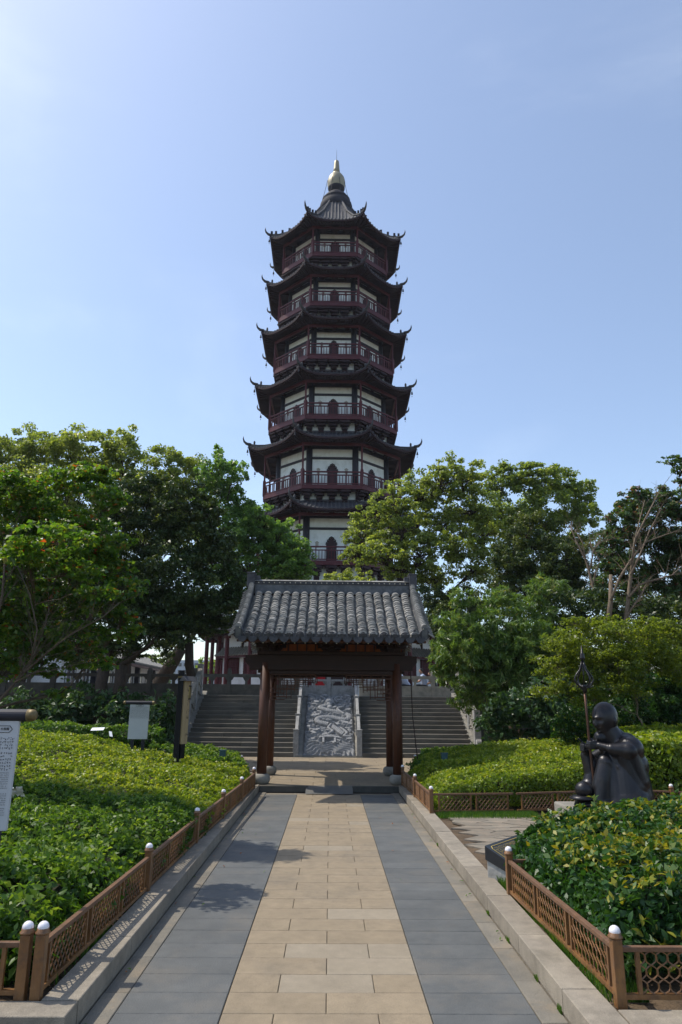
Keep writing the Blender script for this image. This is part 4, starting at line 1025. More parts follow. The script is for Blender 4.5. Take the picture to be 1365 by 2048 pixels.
def post(t, x, y, z0, hh=.335, w_=.056):
    mb = MB(); mb.box((x, y, z0+hh/2), (w_, w_, hh)); o = mb.build('post', MT['fence'], t, bevel=.004)
    mb = MB(); mb.lathe((x, y, z0+hh), [(.030,0),(.040,.004),(.041,.012),(.033,.018),(.033,.03),(.027,.033)], 16); mb.build('collar', MT['fence'], o, smooth=True)
    mb = MB(); mb.ball((x, y, z0+hh+.036), (.031,.031,.030), 16); mb.build('ball_cap', MT['ball'], o, smooth=True)
def fence(name, label, pts, z0=.1, npan=3, wavy=False, skip=(), group='low lattice garden fences', hh=.335):
    t = thing(name, label, 'fence', (pts[0][0], pts[0][1], z0), group)
    for i, p in enumerate(pts):
        if i not in skip: post(t, p[0], p[1], z0, hh)
    for i in range(len(pts)-1):
        a = Vector((pts[i][0], pts[i][1], 0)); b_ = Vector((pts[i+1][0], pts[i+1][1], 0)); L = (b_-a).length; d = (b_-a)/L
        a2, b2 = a+d*.028, b_-d*.028; L2 = (b2-a2).length; zt = z0+hh-.05; zb = z0+.055
        mb = MB(); mb.bar(a2+Vector((0,0,zt)), b2+Vector((0,0,zt)), .034, .026); mb.build('top_rail', MT['fence_dark'], t, bevel=.003)
        mb = MB(); mb.bar(a2+Vector((0,0,zb)), b2+Vector((0,0,zb)), .03, .024); mb.build('bottom_rail', MT['fence'], t)
        np_ = npan if isinstance(npan, int) else npan[i]
        gap = .085; w_ = (L2-gap*(np_+1))/np_
        for k in range(np_):
            s0 = gap+k*(w_+gap); e0 = s0+w_
            for s_ in (s0, e0):
                mb = MB(); q = a2+d*s_; mb.bar(q+Vector((0,0,zb+.01)), q+Vector((0,0,zt-.01)), .022, .022, d); mb.build('stile', MT['fence'], t)
            mb = MB(); ogee(mb, a2+d*(s0+.012), a2+d*(e0-.012), zb+.012, zt-.013, .062, .0046 if wavy else .005, wavy); mb.build('lattice', MT['fence'], t)
LP = [(-1.575, 4.36), (-1.535, 6.55), (-1.50, 8.6), (-1.45, 10.3), (-1.40, 11.95), (-1.375, 13.6)]
fence('garden_fence', 'long brown lattice fence along the left kerb from foreground to gate', LP)
fence('garden_fence', 'brown lattice fence section with wavy grille at the bottom left corner', [(-1.66, 4.36), (-2.45, 4.36), (-3.25, 4.36)], wavy=True, npan=2)
fence('garden_fence', 'brown lattice fence beside the right kerb, nearest the camera, turning along the glossy hedge', [(2.10, 6.52), (1.545, 6.5), (1.60, 4.33), (2.9, 4.33), (4.2, 4.33)], wavy=True, npan=[1,3,3,3], skip=(0,))
fence('garden_fence', 'brown lattice fence from the gate past the yellow-green hedge to the statue', [(1.42, 14.3), (1.46, 12.6), (1.49, 10.85), (2.75, 11.0), (4.05, 11.35), (4.75, 11.55)], npan=[3,3,2,2,1], skip=(3,))
fence('garden_fence', 'short brown lattice fence right of the statue in front of the bright hedge', [(4.75, 11.55), (5.25, 11.35), (6.6, 10.9)], npan=[1,2], skip=(0,))
post(thing('fence_post', 'lone fence post with white ball behind the left hedge near the gate', 'post', (-1.95, 16.4, .1)), -1.95, 16.4, .1)
post(thing('fence_post', 'lone fence post with white ball right of the gate beside the hedge', 'post', (1.97, 16.9, .1)), 1.97, 16.9, .1)
# ------------------------------------------------------------------ HEDGES
def poly_in(x, y, poly):
    ins = np.zeros(len(x), bool); n = len(poly)
    for i in range(n):
        x0, y0 = poly[i]; x1, y1 = poly[(i+1) % n]
        c = ((y0 > y) != (y1 > y)) & (x < (x1-x0)*(y-y0)/(y1-y0+1e-12)+x0); ins ^= c
    return ins
def hedge(name, label, poly, ztop, lm, L, Wd, lai=2.2, zb=.09, big=0, sprout=.05, cat='hedge', group=None, sides=True, lump=.06, skip_side=()):
    P = np.array(poly); x0, y0 = P.min(0); x1, y1 = P.max(0); org = (float(P[:,0].mean()), float(P[:,1].mean()), zb)
    t = thing(name, label, cat, org, group)
    ph = rng.uniform(0, 6, 12)
    def zt(x, y):
        z = ztop(x, y)
        for i, f_ in enumerate((2.1, 3.7, 5.9, 9.1)):
            z = z+lump*(.8/(1+i*.8))*np.sin(f_*x+ph[i]+1.3*np.sin(f_*.7*y+ph[i+4]))*np.sin(f_*1.1*y+ph[i+8])
        return z
    area = (x1-x0)*(y1-y0); n = int(area*lai/(L*Wd*.5))
    ns_ = max(10, n//10); sxs = rng.uniform(x0, x1, ns_); sys_ = rng.uniform(y0, y1, ns_); k = poly_in(sxs, sys_, poly); sxs, sys_ = sxs[k], sys_[k]; ns_ = len(sxs)
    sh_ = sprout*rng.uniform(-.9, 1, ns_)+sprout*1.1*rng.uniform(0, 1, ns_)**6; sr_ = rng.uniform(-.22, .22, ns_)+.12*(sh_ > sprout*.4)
    n = ns_*10; ii = rng.integers(0, ns_, n); off = rng.normal(0, 1, (n, 2))*L*.42
    xs = sxs[ii]+off[:, 0]; ys = sys_[ii]+off[:, 1]
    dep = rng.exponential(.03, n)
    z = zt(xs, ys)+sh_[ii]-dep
    pos = np.stack([xs, ys, z], 1); g = np.zeros_like(pos); g[:, 2] = 1
    dv = np.column_stack([off/(L*.42), np.full(n, .75)]); sprnd = sr_[ii]
    sp = [pos]; sg_ = [g]
    if sides:
        for i in range(len(poly)):
            if i in skip_side: continue
            a = np.array(poly[i]); b_ = np.array(poly[(i+1) % len(poly)]); Ls = np.linalg.norm(b_-a); hs = float(np.mean(ztop((a[0]+b_[0])/2, (a[1]+b_[1])/2)))-zb
            m_ = int(Ls*hs*lai*1.3/(L*Wd*.5)); tt = rng.uniform(0, 1, m_); px_ = a+(b_-a)*tt[:, None]
            nn = np.array([b_[1]-a[1], a[0]-b_[0]])/Ls; c = P.mean(0)-(a+b_)/2
            if nn@c > 0: nn = -nn
            hq = rng.uniform(.12, 1, m_)**.8; bulge = .05*np.sin(np.pi*hq)+rng.normal(0, .018, m_)+.03*np.sin(tt*Ls*5+hq*4)-rng.exponential(.03, m_)-.07*(hq > .85)*(hq-.85)/.15
            q = px_+nn*bulge[:, None]; zz = zb+(zt(q[:, 0], q[:, 1])-zb)*hq
            sp.append(np.column_stack([q, zz])); gg = np.zeros((m_, 3)); gg[:, :2] = nn; gg[:, 2] = .35; sg_.append(gg); dv = np.concatenate([dv, unit(m_)+np.array([nn[0], nn[1], .4])]); sprnd = np.concatenate([sprnd, np.zeros(m_)])
    pos = np.concatenate(sp); g = np.concatenate(sg_); n = len(pos)
    rr = rng.beta(2, 2, n)
    patch = .5+.5*np.sin(pos[:, 0]*1.9+ph[0]+np.sin(pos[:, 1]*1.3+ph[1])*1.5)*np.sin(pos[:, 1]*1.6+ph[2])
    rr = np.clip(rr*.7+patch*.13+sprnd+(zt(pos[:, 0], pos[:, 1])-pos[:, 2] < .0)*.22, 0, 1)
    nor = unit(n)*.75+g*.55
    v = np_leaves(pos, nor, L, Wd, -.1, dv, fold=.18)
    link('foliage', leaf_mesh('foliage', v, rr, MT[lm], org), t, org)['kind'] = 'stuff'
    # woody interior
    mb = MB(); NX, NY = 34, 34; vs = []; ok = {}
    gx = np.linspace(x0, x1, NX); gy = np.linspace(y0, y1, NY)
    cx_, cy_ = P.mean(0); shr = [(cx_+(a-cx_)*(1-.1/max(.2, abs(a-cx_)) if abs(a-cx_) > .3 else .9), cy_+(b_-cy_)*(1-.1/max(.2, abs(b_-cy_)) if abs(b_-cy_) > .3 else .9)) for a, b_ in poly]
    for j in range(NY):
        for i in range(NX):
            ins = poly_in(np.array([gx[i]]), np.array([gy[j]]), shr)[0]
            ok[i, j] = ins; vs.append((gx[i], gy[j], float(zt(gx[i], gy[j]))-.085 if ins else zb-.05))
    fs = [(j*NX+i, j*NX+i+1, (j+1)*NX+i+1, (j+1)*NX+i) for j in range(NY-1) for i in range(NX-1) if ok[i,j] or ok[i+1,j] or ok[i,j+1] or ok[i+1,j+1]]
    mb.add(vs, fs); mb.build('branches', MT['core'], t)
    if big:   # the leaves nearest the camera, one by one
        lf = bigleaf(lm); d = np.hypot(pos[:, 0], pos[:, 1]); vis = pos[:, 2] > zt(pos[:, 0], pos[:, 1])-.02
        vis |= (np.abs(g[:, 1]) > .5)&(g[:, 1] < 0)
        idx = np.where(vis & (np.abs(pos[:,0]/np.maximum(pos[:,1],.1)) < .56))[0]; idx = idx[np.argsort(d[idx])][:3000]; idx = rng.choice(idx, min(big, len(idx)), replace=False)
        for i in idx:
            p = Vector(pos[i])+Vector(g[i])*.03+Vector((0,0,.012)); nz = Vector(nor[i]).normalized(); q = nz.to_track_quat('Z', 'Y') @ __import__('mathutils').Quaternion((0,0,1), random.uniform(0, 6.28))
            s_ = L/.06*random.uniform(.8, 1.3); inst('leaf', lf[random.randrange(3)], t, p, q.to_euler(), (s_, s_, s_))
    return t
_bl = {}
def bigleaf(lm):
    if lm in _bl: return _bl[lm]
    out = []
    for r in (.3, .62, .95):
        me = bpy.data.meshes.new('leaf'); pr = [(0,-.03),(.009,-.018),(.0135,-.002),(.011,.014),(0,.032)]
        vs = []; fs = []
        for i, (w_, y) in enumerate(pr): vs += [(-w_, y, w_*.35-abs(y)*.12), (0, y, -abs(y)*.12), (w_, y, w_*.35-abs(y)*.12)]
        for i in range(4): fs += [(3*i, 3*i+1, 3*i+4, 3*i+3), (3*i+1, 3*i+2, 3*i+5, 3*i+4)]
        me.from_pydata(vs, [], fs); a = me.attributes.new('rnd', 'FLOAT', 'POINT'); a.data.foreach_set('value', [r]*len(vs)); me.materials.append(MT[lm])
        me.polygons.foreach_set('use_smooth', [True]*len(fs)); out.append(me)
    _bl[lm] = out; return out
hedge('hedge', 'glossy large-leaved green hedge at bottom left behind the lattice fence', [(-1.68, 4.5), (-4.6, 4.5), (-5.6, 7.2), (-1.62, 7.0)], lambda x, y: .47+.05*np.clip(-1.7-x, 0, 3)+.0*y-.10*np.exp(-((x+1.62)/.16)**2), 'leaf_hedge_green', .060, .03, 2.3, big=290, lump=.07, sprout=.06)
hedge('hedge', 'fine-leaved green hedge in the shade of the maple, middle of the left bed', [(-1.60, 7.0), (-5.6, 7.2), (-6.6, 9.6), (-1.54, 9.2)], lambda x, y: .46+.09*np.clip(-1.7-x, 0, 6)-.10*np.exp(-((x+1.56)/.16)**2), 'leaf_hedge_green', .05, .025, 2.1, big=0, lump=.07)
hedge('hedge', 'sunlit yellow-green clipped hedge sloping up on the left towards the gate', [(-1.54, 9.2), (-5.7, 9.4), (-8.0, 14.8), (-1.50, 14.0)], lambda x, y: .46+.155*np.clip(-1.7-x, 0, 7)*np.clip((y-8)/4, .3, 1.0)-.08*np.exp(-((x+1.5)/.2)**2), 'leaf_hedge', .048, .026, 1.6, lump=.055, sprout=.045)
hedge('hedge', 'low dark green shrubs at the foot of the stairs left of the gate', [(-1.6, 14.2), (-3.6, 14.6), (-3.8, 16.6), (-2.05, 16.3)], lambda x, y: .52+.10*np.clip(-1.7-x, 0, 3), 'leaf_hedge_green', .05, .028, 2.2, lump=.07)
hedge('hedge', 'yellow-green clipped hedge right of the gate behind the lattice fence', [(1.62, 11.05), (2.7, 11.2), (5.0, 11.9), (5.6, 15.5), (2.3, 16.6), (1.55, 14.2)], lambda x, y: .44+.13*np.clip(x-1.6, 0, 4.0)+.02*np.clip(y-11, 0, 4)-.12*np.exp(-((x-1.55)/.2)**2), 'leaf_hedge', .047, .025, 1.7, lump=.055, sprout=.045)
hedge('hedge', 'dark green low shrubs beside the right gate column', [(1.62, 14.4), (2.6, 15.6), (4.6, 17.0), (2.2, 17.4)], lambda x, y: .50+.10*np.clip(x-1.6, 0, 4.0)+0*y, 'leaf_hedge_green', .045, .024, 2.1, lump=.05)
hedge('hedge', 'bright broad-leaved hedge behind and right of the bronze statue', [(4.95, 11.75), (8.5, 10.6), (9.5, 13.6), (5.2, 14.6)], lambda x, y: 1.12+.05*np.clip(x-5, 0, 4.0)+0*y, 'leaf_hedge', .085, .045, 2.2, lump=.07)
hedge('hedge', 'glossy dark hedge with yellow tips in the right foreground', [(1.74, 4.62), (4.3, 4.62), (4.9, 7.4), (3.3, 7.5), (1.70, 6.85)], lambda x, y: .60+.05*np.clip(x-1.7, 0, 3)+.03*(y-4.6)-.10*np.exp(-((x-1.7)/.13)**2), 'leaf_photinia', .062, .031, 2.5, big=290, lump=.055, sprout=.06)
# ------------------------------------------------------------------ GRASS
def grass(name, label, n, sampler, h=.07, zg=.10):
    xs, ys = sampler(n); n = len(xs); pos = np.stack([xs, ys, np.full(n, zg)], 1); hh = rng.uniform(.4, 1.2, (n, 1))*h
    d = unit(n)*.35; d[:, 2] = 1; s_ = unit(n); s_[:, 2] = 0
    v = np.empty((n, 4, 3)); v[:, 0] = pos-s_*.004; v[:, 1] = pos+s_*.004; v[:, 2] = pos+d*hh+s_*.0015; v[:, 3] = pos+d*hh-s_*.0015
    o = link(name, leaf_mesh(name, v.reshape(-1, 3), rng.beta(2, 2, n), MT['grass'], (0,0,0))); tag(o, label, 'grass', kind='stuff')
def band(x0, x1, y0, y1, k=9):
    def f_(n):
        cx_ = rng.uniform(x0, x1, k*4); cy_ = rng.uniform(y0, y1, k*4); i = rng.integers(0, k*4, n)
        return np.clip(cx_[i]+rng.normal(0, .05, n), x0, x1), np.clip(cy_[i]+rng.normal(0, .12, n), y0, y1)
    return f_
grass('grass', 'green grass strip at the foot of the far right lattice fence', 9000, lambda n: (rng.uniform(1.56, 3.0, n)**1.0, 10.45+rng.beta(3, 1.2, n)*.5), .06)
grass('weeds', 'low weeds and grass along the right kerb by the near fence', 16000, band(1.56, 1.78, 4.4, 7.3, 14), .055)
grass('weeds', 'weeds along the left kerb under the long fence', 5000, band(-1.62, -1.55, 4.6, 14, 14), .06)
grass('kerb_weeds', 'tiny weeds growing in the gutter against the right kerb', 260, lambda n: (1.325+0*rng.uniform(0, 1, n), rng.choice([4.55, 5.0, 5.75, 6.4, 9.2], n)+rng.normal(0, .02, n)), .03, .0)
# ------------------------------------------------------------------ PLAQUE STONE
pl = thing('plaque_stone', 'slanted black granite plaque with gold text on a grey plinth beside the right kerb', 'plaque', (1.75, 7.05, .09))
ang = math.radians(24); ca, sa = math.cos(ang), math.sin(ang)
def PL(a, b_, z): return Vector((1.64+a*ca-b_*sa*-.35, 6.86+a*sa*1.0+b_*ca, z))
w_, d_ = .72, .23
def plr(a, b_, z): return Vector((1.655+a*.62-b_*.78, 6.93+a*.78+b_*.62, z-.05))
mb = MB(); lo = [plr(0,0,.05), plr(w_,0,.05), plr(w_,d_,.05), plr(0,d_,.05)]; hi = [plr(0,0,.25), plr(w_,0,.25), plr(w_,d_,.33), plr(0,d_,.33)]
mb.add(lo+hi, [(3,2,1,0),(4,5,6,7),(0,1,5,4),(1,2,6,5),(2,3,7,6),(3,0,4,7)]); mb.build('plinth', MT['concrete'], pl, bevel=.006)
mb = MB(); e = .012; lo = [plr(-e,-e,.235), plr(w_+e,-e,.235), plr(w_+e,d_+e,.33), plr(-e,d_+e,.33)]; hi = [plr(-e,-e,.33), plr(w_+e,-e,.33), plr(w_+e,d_+e,.45), plr(-e,d_+e,.45)]
mb.add(lo+hi, [(3,2,1,0),(4,5,6,7),(0,1,5,4),(1,2,6,5),(2,3,7,6),(3,0,4,7)]); slabp = mb.build('granite_slab', MT['plaque'], pl, bevel=.004)
def onslab(u, v, k=.0025):   # u along width, v up the slope
    p = plr(u, v, .33+.12*(v+e)/(d_+2*e)); return p+Vector((.3, -.24, .9)).normalized()*k
mb = MB(); o_ = [(.03,.05),(.06,.02),(w_-.06,.02),(w_-.03,.05),(w_-.03,d_-.05),(w_-.06,d_-.02),(.06,d_-.02),(.03,d_-.05),(.03,.05)]
for a, b_ in zip(o_[:-1], o_[1:]): mb.bar(onslab(*a), onslab(*b_), .006, .002)
mb.build('gold_border', MT['plaque_gold'], slabp)
mb = MB(); rr_ = random.Random(5)
for r in range(8):
    u = .06
    v_ = d_-.05-r*.0185
    while u < w_-.08:
        if rr_.random() < .93:
            for q in range(3):
                a = (u+rr_.random()*.008, v_+rr_.random()*.011); b_ = (a[0]+rr_.choice((.007, 0, .004)), a[1]+rr_.choice((0, -.010, -.004)))
                mb.bar(onslab(*a), onslab(b_[0], b_[1]+.0001), .002, .001)
        u += .0145
mb.build('engraved_text', MT['plaque_gold'], slabp)
# ------------------------------------------------------------------ TEXT helper
def text(s, size, loc, rot, m_, parent, name='lettering'):
    cu = bpy.data.curves.new(name, 'FONT'); cu.body = s; cu.size = size; cu.align_x = 'CENTER'; cu.align_y = 'CENTER'; cu.extrude = .0008; cu.resolution_u = 2
    ob = bpy.data.objects.new(name, cu); C.objects.link(ob); bpy.context.view_layer.update()
    me = bpy.data.meshes.new_from_object(ob.evaluated_get(bpy.context.evaluated_depsgraph_get())); bpy.data.objects.remove(ob)
    me.materials.clear(); me.materials.append(m_)
    return inst(name, me, parent, loc, rot)
def glyph_rows(mb, x0, x1, z0, y, rows, pitch, size, rr_, stroke, skipf=.06, slope=0):
    for r in range(rows):
        x = x0; z = z0-r*pitch
        while x < x1-size*.5:
            if rr_.random() > skipf:
                for q in range(3):
                    a = (x+rr_.random()*size*.5, z-rr_.random()*size*.8)
                    if rr_.random() < .5: b_ = (a[0]+size*.5, a[1])
                    else: b_ = (a[0], a[1]-size*.5)
                    mb.bar((a[0], y, a[1]), (b_[0], y, b_[1]), stroke, stroke*.6)
            x += size*1.18
        if rr_.random() < .2: pass
# ------------------------------------------------------------------ SIGNS
def scroll_sign(label, xr, Y, zt, zb, width, tuber, rows, title):
    t = thing('scroll_sign', label, 'sign', (xr-width/2, Y, 0), 'scroll shaped information signs')
    xl = xr-width; mb = MB(); mb.box(((xl+xr)/2, Y, (zt+zb)/2), (width, .03, zt-zb)); bd = mb.build('board', MT['sign_white'], t, bevel=.004)
    for z in (zt+tuber*.85,):
        mb = MB(); mb.tube([(xl-.08, Y, z), (xr+.05, Y, z)], tuber, 18); rl = mb.build('roller', MT['black'], t, smooth=False)
        for sg, x in ((-1, xl-.08), (1, xr+.05)):
            mb = MB(); mb.tube([(x, Y, z), (x+sg*tuber*1.1, Y, z), (x+sg*tuber*1.5, Y, z)], [tuber*1.03, tuber*.95, tuber*.5], 16); mb.build('roller_end', MT['brass'], rl, smooth=True)
    for x in (xl+.08, xr-.08): mb = MB(); mb.box((x, Y+.03, zb/2), (.05, .05, zb)); mb.build('leg', MT['black'], t)
    mb = MB(); rr_ = random.Random(int(Y*10)); k = width/.9; y = Y-.017
    for (z_, nr, pi_, sz_, st_, sk_) in ((.114, 4, .0215, .014, .0026, .05), (.21, 6, .0215, .014, .0026, .05), (.345, 8, .0143, .007, .0016, .1), (.48, 6, .0143, .007, .0016, .1), (.575, 4, .0143, .007, .0016, .1)):
        if zt-z_*k-nr*pi_*k > zb: glyph_rows(mb, xl+.025*k, xr-.025*k, zt-z_*k, y, nr, pi_*k, sz_*k, rr_, st_*k, sk_)
    mb.build('printed_text', MT['ink'], bd)
    cx_ = xr-.135*k if k > .8 else (xl+xr)/2; zc_ = zt-.058*k; a = .075*k if k > .8 else .16*k; h_ = .022*k if k > .8 else .04*k; mb = MB()
    o_ = [(-a,-h_),(a,-h_),(a+.02*k,0),(a,h_),(-a,h_),(-a-.02*k,0),(-a,-h_)]
    for p, q in zip(o_[:-1], o_[1:]): mb.bar((cx_+p[0], y, zc_+p[1]), (cx_+q[0], y, zc_+q[1]), .004*k, .003)
    mb.build('title_frame', MT['ink'], bd)
    text(title, .021*k if k > .8 else .06*k, (cx_+(.042*k if k > .8 else 0), y-.001, zc_), (math.pi/2, 0, 0), MT['ink'], bd)
p = at(38, 1441, 5.2); q = at(12, 1652, 5.2)
scroll_sign('large white scroll sign with black roller standing in the near left hedge', p.x+.01, 5.2, p.z, q.z-.03, .9, .042, 20, '大音殿')
p = at(300, 1409, 13.6); scroll_sign('small white scroll sign before the dark shrubs left of the lantern post', p.x, 13.6, p.z, p.z-.62, .36, .035, 20, '大音殿')
lp = thing('lantern_post', 'tall dark wooden sign post with vertical board and yellow lantern by the stairs', 'sign post', at(356, 1500, 13.2)*1)
lp.location.z = .1; W[lp.name] = Vector(lp.location); Lx, Ly = lp.location.x, 13.2
zt_ = at(356, 1345, Ly).z
mb = MB(); mb.box((Lx-.02, Ly, (zt_+.1)/2), (.10, .10, zt_-.1)); mb.box((Lx-.02, Ly, zt_+.02), (.09, .09, .04)); mb.build('post', MT['post_black'], lp, bevel=.006)
mb = MB(); mb.box((Lx-.02, Ly, zt_-.08), (.106, .106, .035)); mb.build('collar', MT['brass'], lp)
zb_ = at(362, 1488, Ly).z; zc2 = at(362, 1362, Ly).z
ax = (Vector((.45, .9, 0)).normalized(), Vector((-.9, .45, 0)).normalized(), Vector((0,0,1))); ctr = Vector((Lx+.075, Ly+.05, 0))
mb = MB(); mb.box(ctr+Vector((0,0,(zb_+zc2)/2)), (.17, .05, zc2-zb_), ax); bd = mb.build('board', MT['sign_wood'], lp)
mb = MB(); rr_ = random.Random(11)
for i, z in enumerate((.86, .76, .66, .53, .44, .16)):
    zz = zb_+(zc2-zb_)*z; c = ctr+ax[0]*.04-ax[1]*.027
    for q_ in range(6):
        a = Vector((rr_.uniform(-.035,.03), rr_.uniform(-.03,.03), 0)); hv = rr_.random() < .5
        A = c+ax[0]*a.x+Vector((0,0,zz+a.y)); B = A+(ax[0]*.035 if hv else Vector((0,0,-.035))); mb.bar(A, B, .008, .003)
mb.build('painted_characters', MT['ink'], bd)
mb = MB(); mb.box(ctr+Vector((-.02,0,zb_-.12)), (.12, .06, .26), ax); mb.build('base', MT['post_black'], lp)
mb = MB(); c = ctr+Vector((.02,0,zc2+.02)); mb.prism([c-ax[0]*.15-ax[1]*.09-Vector((0,0,.02)), c-ax[0]*.15+ax[1]*.09-Vector((0,0,.02)), c-ax[0]*.15+Vector((0,0,.07))], ax[0]*.32); mb.build('cap_roof', MT['roofdark'], lp)
mb = MB(); c = Vector(at(377, 1385, Ly+.12)); mb.box(c, (.085, .085, .21)); ln = mb.build('lantern', MT['lampyellow'], lp)
mb = MB()
for a in (-1, 1):
    for b_ in (-1, 1): mb.box(c+Vector((a*.043, b_*.043, 0)), (.012, .012, .22))
for z in (-1, 1): mb.box(c+Vector((0,0,z*.115)), (.105, .105, .02))
mb.bar(c+Vector((0,0,.12)), Vector((Lx, Ly, c.z+.16)), .015, .015); mb.build('lantern_frame', MT['black'], ln)
# small things
def spotbox(label, p):
    t = thing('garden_light', label, 'light fixture', (p.x, p.y, .1)); mb = MB(); mb.box(p, (.12, .1, .13)); mb.box(p+Vector((0,0,.07)), (.14, .12, .02)); mb.build('housing', MT['metal_green'], t); mb = MB(); mb.tube([(p.x, p.y, .1), p], .018, 6); mb.build('stem', MT['black'], t)
spotbox('grey green garden light box above the shrubs left of the gate', at(446, 1508, 14.8))
spotbox('dark garden light box in the hedge right of the gate', at(889, 1514, 14.6))
def papers(label, u, v, Y, w_, h_, rot):
    p = at(u, v, Y); mb = MB(); c, s_ = math.cos(rot), math.sin(rot)
    mb.box((0,0,0), (w_, h_, .004)); o = mb.build('paper_label', MT['paper'], None, (0,0,0)); o.location = p; o.rotation_euler = (.6, rot*.3, rot); tag(o, label, 'label')
papers('white plant label lying on the left hedge, the wider one', 196, 1458, 13.0, .24, .08, -.15)
papers('small tilted white plant label on the left hedge', 222, 1468, 12.6, .05, .14, .6)
p = at(36, 1583, 5.6); mb = MB(); nb_ = 8; gv = []
for j in range(nb_):
    for i in range(nb_): gv.append(p+Vector(((i-3.5)*.012+random.gauss(0,.005), (j-3.5)*.008+random.gauss(0,.006), (3.5-j)*.009+random.gauss(0,.009))))
mb.add(gv, [(j*nb_+i, j*nb_+i+1, (j+1)*nb_+i+1, (j+1)*nb_+i) for j in range(nb_-1) for i in range(nb_-1)])
tag(mb.build('plastic_bag', MT['paper'], None, tuple(p), smooth=True), 'crumpled white plastic bag caught in the left hedge near the big sign', 'bag')
lfm = bigleaf('leaf_maple')
dl = thing('fallen_leaves', 'small fallen leaves scattered on the grey slabs and kerbs of the path', 'leaves', (0, 5, .0))
for k in range(46):
    sg = random.choice((-1, 1)); x = sg*random.choice((random.uniform(.6, 1.3), 1.31-abs(random.gauss(0,.03)), 1.31-abs(random.gauss(0,.03)))); inst('leaf', random.choice(lfm), dl, (x, random.uniform(4.2, 13), .012), (random.gauss(0,.3), random.gauss(0,.3), random.uniform(0, 6.3)), (.55, .55, .55))
# ------------------------------------------------------------------ STATUE
SY = 9.8
st = thing('monk_statue', 'dark bronze statue of a seated bald monk holding a ring staff, behind the glossy hedge', 'statue', (at(1215, 1605, SY).x, SY, .1))
def q(u, v, dy=0.): p = at(u, v, SY); return Vector((p.x, SY+dy, p.z))
px_ = 1/141.
b = MB()
def bl(u, v, dy, ru, rv, rd=None, tilt=0):
    ax = None
    if tilt: c, s_ = math.cos(tilt), math.sin(tilt); ax = (Vector((c,0,s_)), Vector((0,1,0)), Vector((-s_,0,c)))
    b.ball(q(u, v, dy), (ru*px_, (rd or (ru+rv)/2)*px_, rv*px_), 20, ax=ax)
def cp(p0, p1, r0, r1): cap(b, q(*p0), q(*p1), r0*px_, r1*px_, 14)
# head
def head_mesh(cu, cv, ax_, ay_, az_, yaw):
    hb = MB(); hb.ball((0,0,0), 1., 72); out = []; e = lambda v, m_, w_: math.exp(-((v-m_)/w_)**2)
    for v in hb.v:
        x, y, z = v; f_ = max(0., -x); k = 1.
        fr_ = min(1, f_*2.2)
        k += fr_*(.20*e(z,-.16,.17)*e(y,0,.13)+.17*e(z,-.29,.08)*e(y,0,.12)+.10*e(z,.10,.07)*math.exp(-(y/.5)**4)-.16*e(z,-.06,.08)*(e(y,.29,.13)+e(y,-.29,.13))+.05*e(z,-.07,.035)*(e(y,.29,.07)+e(y,-.29,.07))
             +.08*e(z,-.24,.11)*(e(y,.47,.14)+e(y,-.47,.14))+.13*e(z,-.44,.045)*e(y,0,.2)-.10*e(z,-.505,.03)*e(y,0,.24)+.13*e(z,-.56,.045)*e(y,0,.17)-.08*e(z,-.65,.05)*e(y,0,.25)+.22*e(z,-.80,.12)*e(y,0,.25))
        k += .18*e(z,-.1,.17)*e(abs(y),.97,.1)*e(x,.05,.12)
        tp = 1-.26*max(0,-z)**1.5; rr0 = (1-abs(z)**2.5)**.5/max(.05, (1-z*z)**.5) if z > 0 else 1.; q2 = min(rr0, 1.35); az2 = az_*(.86 if z > 0 else 1.06)
        X, Y, Z = x*k*(tp if x < 0 else tp*.98)*q2*ax_, y*k*tp*q2*ay_, z*(1 if z > 0 else k)*az2
        c_, s_ = math.cos(yaw), math.sin(yaw); p_ = q(cu, cv)+Vector((X*c_-Y*s_, X*s_+Y*c_, Z))*px_; out.append(tuple(p_))
    b.add(out, hb.f)
head_mesh(1211, 1438, 26.5, 21.5, 37, .52)
# beard / neck
cp((1203, 1476, 0), (1212, 1506, 0), 14, 9); cp((1216, 1460, 0), (1238, 1498, 0), 19, 24)
cp((1234, 1474, .0), (1258, 1500, .0), 16, 25); cp((1252, 1492, .0), (1268, 1556, 0), 25, 26); cp((1228, 1508, -.14), (1240, 1600, -.14), 14, 30)
# torso and back
cp((1240, 1500, .05), (1250, 1545, .03), 27, 36); cp((1252, 1545, .02), (1246, 1600, 0), 38, 47); cp((1246, 1488, -.10), (1258, 1530, -.1), 17, 30); cp((1234, 1488, .18), (1236, 1540, .2), 15, 25)
cp((1259, 1540, -.05), (1262, 1604, -.05), 30, 34); bl(1242, 1606, 0, 60, 18, 52)
# near arm with hanging sleeve
cp((1246, 1490, -.14), (1240, 1500, -.27), 20, 15); cp((1240, 1500, -.27), (1212, 1496, -.22), 17, 10.5); cp((1250, 1497, -.18), (1222, 1501, -.2), 24, 13); cp((1236, 1512, -.16), (1250, 1600, -.16), 18, 38); cp((1252, 1500, -.12), (1266, 1590, -.12), 24, 30); cp((1212, 1496, -.22), (1193, 1490, -.12), 8.5, 6.5)
cp((1244, 1502, -.26), (1262, 1560, -.20), 15, 22); cp((1226, 1503, -.26), (1252, 1560, -.22), 8, 18); cp((1236, 1505, -.24), (1256, 1570, -.2), 14, 24); cp((1254, 1555, -.20), (1262, 1604, -.18), 22, 26); cp((1215,1520,-.1),(1232,1600,-.16),16,28); cp((1225,1515,-.12),(1250,1590,-.15),18,32)
